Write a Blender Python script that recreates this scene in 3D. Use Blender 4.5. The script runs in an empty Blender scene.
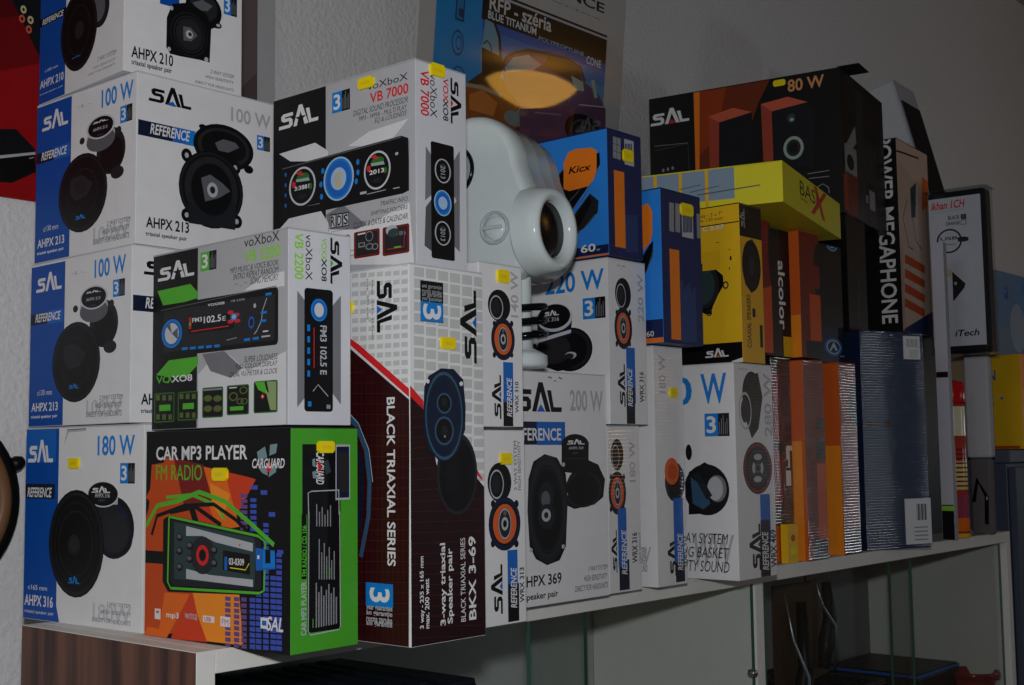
import bpy, bmesh, math, random
from mathutils import Vector, Matrix
from mathutils.geometry import tessellate_polygon

SC = bpy.context.scene
COL = SC.collection
R_ = math.radians
ZC = 1.30                      # height of the cabinet top above the floor (metres)
random.seed(4)

# ------------------------------------------------------------------ camera, world, lights, exposure
cam = bpy.data.cameras.new('camera')
cam.sensor_width = 36.0
cam.lens = 1267.3 / 1024 * 36.0
cam.clip_start = 0.02
co = bpy.data.objects.new('camera', cam); COL.objects.link(co)
FW = Vector((0.74877265, 0.65713984, 0.08664151)); RT = Vector((0.66040838, -0.75079577, -0.01290279)); UP = Vector((-0.05657114, -0.06688003, 0.996156))
m = Matrix((RT, UP, -FW)).transposed().to_4x4()
m.translation = Vector((-0.62170, -0.89506, 0.16015 + ZC))
co.matrix_world = m
SC.camera = co

SC.view_settings.view_transform = 'Standard'
SC.view_settings.look = 'None'
SC.view_settings.gamma = 1.0
SC.view_settings.use_curve_mapping = False
SC.view_settings.exposure = 0.0

w = bpy.data.worlds.new('world'); SC.world = w; w.use_nodes = True
bg = w.node_tree.nodes['Background']
bg.inputs[0].default_value = (0.50, 0.64, 0.86, 1); bg.inputs[1].default_value = 0.024

def light(name, kind, loc, energy, color, size=0.1, target=None, spot=None):
    d = bpy.data.lights.new(name, kind); d.energy = energy; d.color = color
    if kind == 'AREA': d.shape = 'RECTANGLE'; d.size = size[0]; d.size_y = size[1]
    elif kind in ('POINT', 'SPOT'): d.shadow_soft_size = size
    if kind == 'SPOT': d.spot_size, d.spot_blend = spot
    o = bpy.data.objects.new(name, d); COL.objects.link(o); o.location = loc
    if target is not None:
        o.rotation_euler = (Vector(target) - Vector(loc)).to_track_quat('-Z', 'Y').to_euler()
    return o
# the photographer's small flash just above the lens
light('flash', 'SPOT', (-0.63, -0.905, 0.265 + ZC), 31.0, (0.94, 0.965, 1.0), 0.022, (0.22, 0.02, 0.30 + ZC), (R_(112), 0.9))
# daylight from the shop window to the left
light('window_daylight', 'AREA', (-3.4, -0.75, 1.5 + ZC), 13.0, (1.0, 0.96, 0.93), (1.0, 1.2), (0.3, 0.1, 0.2 + ZC))

# daylight from the shop door on the right, behind the camera (glints in the shrink film)
light('door_daylight', 'AREA', (2.42, -2.58, 0.20 + ZC), 2.2, (0.86, 0.93, 1.0), (0.12, 0.2), (1.3, 0.0, 0.18 + ZC))
light('side_window_daylight', 'AREA', (3.5, -1.24, 0.20 + ZC), 1.5, (0.86, 0.93, 1.0), (0.11, 0.16), (1.0, 0.0, 0.18 + ZC))

# ------------------------------------------------------------------ materials
def lin(c): c /= 255.0; return c / 12.92 if c <= 0.04045 else ((c + 0.055) / 1.055) ** 2.4
PAL = dict(white=(222,220,220), whitew=(214,213,215), lgw=(196,198,202), blue=(4,74,160), blue2=(26,98,184), navyk=(20,28,52), navyk2=(18,34,50),
  cyan=(16,124,206), black=(14,14,16), blackb=(20,22,27), dg=(38,38,41), dg2=(30,33,37), mg=(92,93,97), lg=(140,140,143), lg2=(176,178,182), ghost=(172,172,176),
  green=(84,178,46), green_d=(50,104,36), lime=(142,206,56), olive=(92,102,48), sage=(142,160,108), orange=(214,92,42), or_d=(196,74,22), or_m=(226,104,28), or_l=(238,140,36),
  red_o=(204,62,30), red_d=(120,28,26), redw=(214,36,40), eqb=(62,82,176), eqp=(104,74,128), tealg=(120,146,150), dgg=(48,66,66), yel=(240,214,10), yel2=(228,176,30),
  mgs=(118,118,123), dgs=(84,84,88), lgg=(150,170,160), lgb=(160,190,220), sand=(196,180,136), maroon=(46,12,14), maroonk=(34,12,16), mar2=(84,26,26), tilew=(192,192,190),
  steel=(50,84,110), kor=(232,122,30), kor2=(220,110,28), navy=(16,34,78), navyl=(40,62,110), bluegrey=(132,152,170), brn=(112,44,18), brn2=(150,58,18), copper=(200,90,66), copper2=(160,66,46),
  copperl=(214,146,90), cardw=(202,204,212), silver=(176,176,178), silverl=(205,205,210), kblue=(44,130,218), kblue2=(18,36,84), c_yel=(236,186,34), c_yel2=(214,160,32), b_yel=(226,214,40),
  mp_green=(72,158,42), bk_white=(224,224,222), peach=(206,178,160), navybox=(22,38,66), gray=(128,130,134), board=(222,219,212), kraft=(150,128,100), label=(205,205,208), wood=(92,58,44))
M = {}
def nodes(name):
    mt = bpy.data.materials.new(name); mt.use_nodes = True
    nt = mt.node_tree
    return mt, nt, nt.nodes['Principled BSDF']
def mat(c, kind='card'):
    key = (c, kind)
    if key in M: return M[key]
    rgb = PAL[c] if isinstance(c, str) else c
    mt, nt, b = nodes('%s_%s' % (c, kind))
    col = tuple(lin(k) for k in rgb) + (1,)
    n = nt.nodes.new('ShaderNodeTexNoise'); tc = nt.nodes.new('ShaderNodeTexCoord')
    nt.links.new(tc.outputs['Object'], n.inputs['Vector'])
    n.inputs['Scale'].default_value = 60 if kind != 'plaster' else 140
    mix = nt.nodes.new('ShaderNodeMix'); mix.data_type = 'RGBA'
    mix.inputs[6].default_value = tuple(k * .95 for k in col[:3]) + (1,); mix.inputs[7].default_value = tuple(min(1, k * 1.05) for k in col[:3]) + (1,)
    nt.links.new(n.outputs['Fac'], mix.inputs[0]); nt.links.new(mix.outputs[2], b.inputs['Base Color'])
    mr = nt.nodes.new('ShaderNodeMapRange'); nt.links.new(n.outputs['Fac'], mr.inputs[0])
    lo, hi = dict(card=(.34, .5), wrap=(.34, .5), matte=(.6, .8), gloss=(.12, .2), plaster=(.85, .95), metal=(.25, .4), poster=(.25, .35))[kind]
    mr.inputs[3].default_value = lo; mr.inputs[4].default_value = hi
    nt.links.new(mr.outputs[0], b.inputs['Roughness'])
    b.inputs['Specular IOR Level'].default_value = .2
    if kind == 'metal': b.inputs['Metallic'].default_value = .9
    if kind == 'poster':
        b.inputs['Coat Weight'].default_value = 1.0; b.inputs['Coat Roughness'].default_value = .03; b.inputs['Coat IOR'].default_value = 1.6
    if kind == 'wrap':                                    # shrink film: fine crosswise ripples in a clear coat
        b.inputs['Coat Weight'].default_value = 1.0; b.inputs['Coat Roughness'].default_value = .06
        wv = nt.nodes.new('ShaderNodeTexWave'); wv.bands_direction = 'Z'; wv.inputs['Scale'].default_value = 75; wv.inputs['Distortion'].default_value = 2.0; wv.inputs['Detail'].default_value = 3; wv.inputs['Detail Scale'].default_value = .35
        bp = nt.nodes.new('ShaderNodeBump'); bp.inputs['Strength'].default_value = .25; bp.inputs['Distance'].default_value = .0018
        n2 = nt.nodes.new('ShaderNodeTexNoise'); n2.inputs['Scale'].default_value = 14
        nt.links.new(tc.outputs['Object'], n2.inputs['Vector'])
        mm = nt.nodes.new('ShaderNodeMath'); mm.operation = 'MULTIPLY_ADD'; mm.inputs[1].default_value = .65
        nt.links.new(n2.outputs['Fac'], mm.inputs[0]); nt.links.new(wv.outputs['Fac'], mm.inputs[2])
        nt.links.new(tc.outputs['Object'], wv.inputs['Vector']); nt.links.new(mm.outputs[0], bp.inputs['Height']); nt.links.new(bp.outputs[0], b.inputs['Coat Normal'])
    if kind == 'plaster':
        bp = nt.nodes.new('ShaderNodeBump'); bp.inputs['Strength'].default_value = .55; bp.inputs['Distance'].default_value = .004
        n.inputs['Detail'].default_value = 4
        nt.links.new(n.outputs['Fac'], bp.inputs['Height']); nt.links.new(bp.outputs[0], b.inputs['Normal'])
    M[key] = mt
    return mt
def wood_mat():
    if 'wood' in M: return M['wood']
    mt, nt, b = nodes('walnut_laminate')
    tc = nt.nodes.new('ShaderNodeTexCoord'); mp = nt.nodes.new('ShaderNodeMapping'); mp.inputs['Scale'].default_value = (1, 1, .06)
    n = nt.nodes.new('ShaderNodeTexNoise'); n.inputs['Scale'].default_value = 55; n.inputs['Detail'].default_value = 6
    cr = nt.nodes.new('ShaderNodeValToRGB'); e = cr.color_ramp.elements
    e[0].position = .35; e[0].color = (lin(54), lin(30), lin(24), 1); e[1].position = .66; e[1].color = (lin(116), lin(74), lin(55), 1)
    nt.links.new(tc.outputs['Object'], mp.inputs[0]); nt.links.new(mp.outputs[0], n.inputs['Vector']); nt.links.new(n.outputs['Fac'], cr.inputs[0]); nt.links.new(cr.outputs[0], b.inputs['Base Color'])
    b.inputs['Roughness'].default_value = .5
    M['wood'] = mt; return mt
def glass_mat(name='clear_glass', tint=(.91, .93, .92), refl=1.0):
    if name in M: return M[name]
    mt = bpy.data.materials.new(name); mt.use_nodes = True; nt = mt.node_tree; nt.nodes.clear()
    out = nt.nodes.new('ShaderNodeOutputMaterial'); mx = nt.nodes.new('ShaderNodeMixShader'); t = nt.nodes.new('ShaderNodeBsdfTransparent'); g = nt.nodes.new('ShaderNodeBsdfGlossy'); f = nt.nodes.new('ShaderNodeFresnel')
    t.inputs[0].default_value = tint + (1,); g.inputs['Roughness'].default_value = .02; f.inputs[0].default_value = 1.45
    ge = nt.nodes.new('ShaderNodeNewGeometry'); sb = nt.nodes.new('ShaderNodeMath'); sb.operation = 'SUBTRACT'; sb.inputs[0].default_value = 1.0; ml = nt.nodes.new('ShaderNodeMath'); ml.operation = 'MULTIPLY'
    nt.links.new(ge.outputs['Backfacing'], sb.inputs[1]); nt.links.new(f.outputs[0], ml.inputs[0]); nt.links.new(sb.outputs[0], ml.inputs[1])
    nt.links.new(ml.outputs[0], mx.inputs[0]); nt.links.new(t.outputs[0], mx.inputs[1]); nt.links.new(g.outputs[0], mx.inputs[2]); nt.links.new(mx.outputs[0], out.inputs[0])
    M[name] = mt; return mt
def emit_mat(name, rgb, s):
    mt, nt, b = nodes(name)
    n = nt.nodes.new('ShaderNodeTexNoise'); n.inputs['Scale'].default_value = 9
    mr = nt.nodes.new('ShaderNodeMapRange'); mr.inputs[3].default_value = s * .9; mr.inputs[4].default_value = s * 1.1
    nt.links.new(n.outputs['Fac'], mr.inputs[0]); nt.links.new(mr.outputs[0], b.inputs['Emission Strength'])
    b.inputs['Emission Color'].default_value = tuple(rgb) + (1,); b.inputs['Base Color'].default_value = tuple(rgb) + (1,)
    return mt

# ------------------------------------------------------------------ object helpers
def empty(name, loc=(0, 0, 0), rz=0.0, label=None, cat=None, group=None):
    o = bpy.data.objects.new(name, None); COL.objects.link(o); o.empty_display_size = .03
    o.location = (loc[0], loc[1], loc[2] + ZC); o.rotation_euler = (0, 0, rz)
    return tag(o, label, cat, group)
def tag(o, label=None, cat=None, group=None, kind=None):
    if label: o['label'] = label
    if cat: o['category'] = cat
    if group: o['group'] = group
    if kind: o['kind'] = kind
    return o
class MB:
    """collects shapes and links them as ONE mesh object"""
    def __init__(s): s.bm = bmesh.new(); s.mats = []
    def mi(s, mt):
        if mt not in s.mats: s.mats.append(mt)
        return s.mats.index(mt)
    def box(s, x0, y0, z0, x1, y1, z1, mt, bev=0.0, segs=2):
        r = bmesh.ops.create_cube(s.bm, size=1.0); vs = r['verts']; i = s.mi(mt)
        for v in vs: v.co = Vector((x0 + (v.co.x + .5) * (x1 - x0), y0 + (v.co.y + .5) * (y1 - y0), z0 + (v.co.z + .5) * (z1 - z0)))
        fs = set(f for v in vs for f in v.link_faces)
        for f in fs: f.material_index = i
        if bev > 0:
            es = list(set(e for v in vs for e in v.link_edges))
            bmesh.ops.bevel(s.bm, geom=es, offset=bev, segments=segs, affect='EDGES', profile=.5)
        return s
    def tube(s, pts, r, mt, n=12, cap=True):
        i = s.mi(mt); rings = []
        pts = [Vector(p) for p in pts]; rr = r if isinstance(r, (list, tuple)) else [r] * len(pts)
        up = Vector((0, 0, 1)); prev = None
        for k, p in enumerate(pts):
            t = (pts[min(k + 1, len(pts) - 1)] - pts[max(k - 1, 0)])
            t = t.normalized() if t.length > 1e-9 else Vector((0, 0, 1))
            if prev is None:
                a = t.cross(up if abs(t.z) < .9 else Vector((1, 0, 0))).normalized()
            else: a = (prev - t * prev.dot(t)).normalized()
            prev = a; b = t.cross(a)
            rings.append([s.bm.verts.new(p + (a * math.cos(6.28318 * j / n) + b * math.sin(6.28318 * j / n)) * rr[k]) for j in range(n)])
        for A, B in zip(rings, rings[1:]):
            for j in range(n):
                f = s.bm.faces.new((A[j], A[(j + 1) % n], B[(j + 1) % n], B[j])); f.material_index = i; f.smooth = True
        if cap:
            for rg in (rings[0][::-1], rings[-1]): f = s.bm.faces.new(rg); f.material_index = i
        return s
    def lathe(s, prof, mt, n=32, mtx=None, smooth=True):
        i = s.mi(mt); rings = []
        mtx = mtx or Matrix.Identity(4)
        for r, z in prof:
            rings.append([s.bm.verts.new(mtx @ Vector((r * math.cos(6.28318 * j / n), r * math.sin(6.28318 * j / n), z))) for j in range(n)] if r > 1e-6 else [s.bm.verts.new(mtx @ Vector((0, 0, z)))])
        for A, B in zip(rings, rings[1:]):
            for j in range(n):
                if len(A) == 1 and len(B) == 1: continue
                if len(A) == 1: q = (A[0], B[(j + 1) % n], B[j])
                elif len(B) == 1: q = (A[j], A[(j + 1) % n], B[0])
                else: q = (A[j], A[(j + 1) % n], B[(j + 1) % n], B[j])
                f = s.bm.faces.new(q); f.material_index = i; f.smooth = smooth
        return s
    def loft(s, rings, mt, cap=True):
        i = s.mi(mt); R2 = [[s.bm.verts.new(p) for p in r] for r in rings]; n = len(R2[0])
        for A, B in zip(R2, R2[1:]):
            for j in range(n):
                f = s.bm.faces.new((A[j], A[(j + 1) % n], B[(j + 1) % n], B[j])); f.material_index = i; f.smooth = True
        if cap:
            f = s.bm.faces.new(R2[0][::-1]); f.material_index = i
            f = s.bm.faces.new(R2[-1]); f.material_index = i
        return s
    def tri(s, pts, mt):
        f = s.bm.faces.new([s.bm.verts.new(p) for p in pts]); f.material_index = s.mi(mt); return f
    def build(s, name, parent=None, loc=None, recalc=False):
        if recalc: bmesh.ops.recalc_face_normals(s.bm, faces=s.bm.faces)
        me = bpy.data.meshes.new(name); s.bm.to_mesh(me); s.bm.free()
        for mt in s.mats: me.materials.append(mt)
        o = bpy.data.objects.new(name, me); COL.objects.link(o)
        if parent is not None: o.parent = parent
        if loc is not None: o.location = loc
        return o

# ------------------------------------------------------------------ printed artwork (flat shapes laid on a face, clipped to it)
TXT = {}
def text_tris(s, st):
    key = (s, st)
    if key in TXT: return TXT[key]
    cu = bpy.data.curves.new('t', 'FONT'); cu.body = s; cu.resolution_u = 3
    if 'b' in st: cu.offset = .02
    if 'i' in st: cu.shear = .22
    o = bpy.data.objects.new('t', cu); COL.objects.link(o)
    dg = bpy.context.evaluated_depsgraph_get(); me = o.evaluated_get(dg).to_mesh()
    me.calc_loop_triangles()
    vs = [(v.co.x, v.co.y) for v in me.vertices]
    x0 = min(v[0] for v in vs); x1 = max(v[0] for v in vs); y0 = min(v[1] for v in vs); y1 = max(v[1] for v in vs)
    vs = [((a - x0) / (x1 - x0), (b - y0) / (y1 - y0)) for a, b in vs]
    tr = [[vs[i] for i in t.vertices] for t in me.loop_triangles]
    o.evaluated_get(dg).to_mesh_clear(); bpy.data.objects.remove(o); bpy.data.curves.remove(cu)
    TXT[key] = tr
    return tr
def poly_tris(p):
    v3 = [Vector((a, b, 0)) for a, b in p]
    return [[p[i] for i in t] for t in tessellate_polygon([v3])]
SAL_S = [(36,44),(11,44),(5,38),(6,27),(12,22),(26,22),(26,13),(0,13),(-1,4),(28,4),(35,10),(35,24),(29,31),(15,31),(15,35),(36,35)]
SAL_A = [(37,4),(51,58),(60,58),(76,4),(66,4),(55.5,40),(46,4)]
SAL_L = [(69,44),(78,44),(83,13),(101,13),(100,4),(77.5,4)]
def star(cx, cy, r): return [(cx + (r if k % 2 == 0 else r * .42) * math.sin(k * math.pi / 5), cy + (r if k % 2 == 0 else r * .42) * math.cos(k * math.pi / 5)) for k in range(10)]
def ell(cu, cv, ru, rv, n=28): return [(cu + ru * math.cos(6.28318 * k / n), cv + rv * math.sin(6.28318 * k / n)) for k in range(n)]
def rot_map(u0, v0, u1, v1, rot):
    if rot == 90: return lambda s, t: (u1 - t * (u1 - u0), v0 + s * (v1 - v0))
    if rot == -90: return lambda s, t: (u0 + t * (u1 - u0), v1 - s * (v1 - v0))
    return lambda s, t: (u0 + s * (u1 - u0), v0 + t * (v1 - v0))
def shapes_of(e):
    """one art element -> list of (triangles, colour)"""
    k = e[0]; f = 1e-4
    if k == 'R':
        u0, v0, u1, v1 = (q * f for q in e[1:5])
        if len(e) > 6:
            r = min(e[6] * f, (u1 - u0) / 2, (v1 - v0) / 2); p = []
            for cx, cy, a0 in ((u1 - r, v1 - r, 0), (u0 + r, v1 - r, 90), (u0 + r, v0 + r, 180), (u1 - r, v0 + r, 270)):
                p += [(cx + r * math.cos(R_(a0 + q * 22.5)), cy + r * math.sin(R_(a0 + q * 22.5))) for q in range(5)]
            return [(poly_tris(p), e[5])]
        return [([[(u0, v0), (u1, v0), (u1, v1)], [(u0, v0), (u1, v1), (u0, v1)]], e[5])]
    if k == 'P':
        p = [(e[1][i] * f, e[1][i + 1] * f) for i in range(0, len(e[1]), 2)]
        return [(poly_tris(p), e[2])]
    if k == 'E':
        p = ell(*(q * f for q in e[1:5])); c = (e[1] * f, e[2] * f)
        return [([[c, p[i], p[(i + 1) % len(p)]] for i in range(len(p))], e[5])]
    if k == 'O':
        a = ell(*(q * f for q in e[1:5])); kk = e[5] / 100; b = ell(e[1] * f, e[2] * f, e[3] * f * kk, e[4] * f * kk); n = len(a); t = []
        for i in range(n):
            j = (i + 1) % n; t += [[a[i], a[j], b[j]], [a[i], b[j], b[i]]]
        return [(t, e[6])]
    if k == 'L':
        p = [Vector((e[1][i] * f, e[1][i + 1] * f)) for i in range(0, len(e[1]), 2)]; hw = e[2] * f / 2; t = []
        side = []
        for i, q in enumerate(p):
            d = p[min(i + 1, len(p) - 1)] - p[max(i - 1, 0)]
            d = d.normalized() if d.length > 0 else Vector((1, 0)); nn = Vector((-d.y, d.x)) * hw; side.append((tuple(q + nn), tuple(q - nn)))
        for A, B in zip(side, side[1:]): t += [[A[0], A[1], B[1]], [A[0], B[1], B[0]]]
        return [(t, e[3])]
    if k == 'T':
        s = e[1]; mp = rot_map(*(q * f for q in e[2:6]), e[7])
        return [([[mp(*q) for q in t] for t in text_tris(s, e[8] if len(e) > 8 else '')], e[6])]
    if k == 'S':
        mp = rot_map(*(q * f for q in e[1:5]), e[7]); out = []
        g = lambda pl: [[mp((a) / 101, (b - 4) / 54) for a, b in t] for t in poly_tris(pl)]
        out.append((g(SAL_S) + g(SAL_A) + g(SAL_L), e[5]))
        if e[8]: out.append((g(star(56, 22, 15)), 'black'))
        elif e[6] != e[5]: out.append((g([(47, 4), (55.5, 18), (65, 4)]), e[6]))
        return out
    if k == 'K':
        mp = rot_map(*(q * f for q in e[1:5]), e[6]); q = lambda a, b, c, d: [[mp(a, b), mp(c, b), mp(c, d)], [mp(a, b), mp(c, d), mp(a, d)]]
        out = [(q(0, 0, 1, 1), 'black'), (q(0, 0, .55, 1), e[5]), ([[mp(.08 + x * .38, .14 + y * .74) for x, y in t] for t in text_tris('3', 'b')], 'white')]
        for i in range(5): out.append((q(.6 + .075 * i, .08, .62 + .075 * i, .62 + .3 * ((i * 7) % 3) / 2), 'lg'))
        return out
def clip(t, W, H, b):
    for ax, lim, sg in ((0, b, 1), (0, W - b, -1), (1, b, 1), (1, H - b, -1)):
        o = []
        for i in range(len(t)):
            A, B = t[i - 1], t[i]; da = (A[ax] - lim) * sg; db = (B[ax] - lim) * sg
            if da >= 0: 
                if db >= 0: o.append(B)
                else:
                    k = da / (da - db); o.append((A[0] + (B[0] - A[0]) * k, A[1] + (B[1] - A[1]) * k))
            elif db >= 0:
                k = da / (da - db); o.append((A[0] + (B[0] - A[0]) * k, A[1] + (B[1] - A[1]) * k)); o.append(B)
        t = o
        if len(t) < 3: return None
    return t
def paint(mb, els, O, U, V, N, W, H, kind='card', b=.0005, step=.00003, base=.00004):
    placed = []
    for e in els:
        for tris, c in shapes_of(e):
            if not tris: continue
            xs = [q[0] for t in tris for q in t]; ys = [q[1] for t in tris for q in t]
            bb = (min(xs), min(ys), max(xs), max(ys)); L = 0
            for (p, l) in placed:
                if l >= L and p[0] < bb[2] and bb[0] < p[2] and p[1] < bb[3] and bb[1] < p[3]: L = l + 1
            placed.append((bb, L)); off = N * (base + L * step); mt = mat(c, kind)
            inside = bb[0] >= b and bb[1] >= b and bb[2] <= W - b and bb[3] <= H - b
            for t in tris:
                q = t if inside else clip(t, W, H, b)
                if q is None: continue
                ar = sum(q[i - 1][0] * q[i][1] - q[i][0] * q[i - 1][1] for i in range(len(q)))
                if abs(ar) < 1e-12: continue
                if ar < 0: q = q[::-1]
                mb.tri([O + U * a + V * bq + off for a, bq in q], mt)

BX = {'A316': (0.036, 0.136, 0.0, 2.5, 0.15, 0.202, 0.192), 'A213L': (0.0247, 0.1424, 0.1925, 0.0, 0.163, 0.187, 0.167), 'A213U': (0.0277, 0.1424, 0.3598, 0.7, 0.163, 0.183, 0.166), 'A210': (0.0196, 0.1536, 0.526, -2.2, 0.133, 0.171, 0.147), 'MP3': (0.0373, -0.0753, 0.0, 1.2, 0.074, 0.203, 0.184), 'VB2200': (0.0344, -0.0751, 0.1852, -1.8, 0.066, 0.207, 0.1635), 'BKX': (0.124, -0.125, 0.0, 0.0, 0.092, 0.19, 0.323), 'VB7000': (0.137, -0.121, 0.323, 0.8, 0.065, 0.194, 0.182), 'W313': (0.218, -0.094, 0.0, 0.0, 0.089, 0.3, 0.184), 'W310': (0.217, -0.12, 0.184, 0.8, 0.06, 0.28, 0.151), 'A369': (0.3095, -0.026, 0.0, 0.0, 0.219, 0.2, 0.247), 'W316L': (0.536, -0.021, 0.0, 0.0, 0.062, 0.29, 0.19), 'W316U': (0.53, -0.031, 0.191, 0.3, 0.074, 0.29, 0.191), 'W315': (0.622, -0.027, 0.0, 0.0, 0.062, 0.29, 0.286), 'W469': (0.739, -0.066, 0.0, 0.9, 0.095, 0.3, 0.269), 'KX60': (0.525, -0.0375, 0.383, -0.4, 0.066, 0.26, 0.148), 'KXS': (0.61, -0.0513, 0.287, 0.3, 0.086, 0.25, 0.185), 'C257': (0.779, -0.056, 0.271, 0.4, 0.056, 0.2, 0.206), 'BASIX': (0.839, -0.087, 0.482, 14.5, 0.341, 0.196, 0.055), 'W80': (1.248, 0.03, 0.5385, 10.1, 0.257, 0.34, 0.24), 'OR1': (1.03, -0.004, 0.0, 0.4, 0.062, 0.16, 0.289), 'OR2': (1.149, 0.0, 0.0, 0.4, 0.056, 0.16, 0.291), 'OR3': (1.03, -0.004, 0.2925, 0.4, 0.062, 0.16, 0.187), 'NAVY': (1.245, 0.011, 0.0, -21.4, 0.136, 0.1, 0.347), 'MEGA': (1.52, 0.06, 0.3665, 5.0, 0.17, 0.066, 0.35), 'AKG': (1.105, 0.03, 0.2925, 0.0, 0.125, 0.16, 0.187), 'BT1': (1.252, 0.03, 0.3485, 0.0, 0.04, 0.16, 0.188), 'BT2': (1.3, 0.045, 0.3485, 0.0, 0.05, 0.14, 0.188), 'BLK': (1.211, 0.022, 0.0, 0.0, 0.031, 0.16, 0.2915), 'HID': (1.45, 0.085, 0.0, 0.0, 0.27, 0.2, 0.3655), 'RED': (0.972, 0.016, 0.0, 0.0, 0.056, 0.16, 0.2915), 'YEL': (0.985, 0.004, 0.0, 0.0, 0.03, 0.0108, 0.055), 'RED2': (0.872, -0.012, 0.2925, 0.0, 0.062, 0.17, 0.185), 'BSP': (0.945, 0.011, 0.2925, 0.0, 0.083, 0.16, 0.185), 'WTALL': (1.535, -0.012, 0.0, 2.0, 0.016, 0.022, 0.52), 'CLAM': (1.655, -0.045, 0.328, 4.0, 0.05, 0.111, 0.31), 'PACK': (1.695, -0.02, 0.0, 0.0, 0.022, 0.045, 0.326), 'YBOX': (1.885, -0.012, 0.155, -12.0, 0.05, 0.062, 0.185)}
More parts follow.
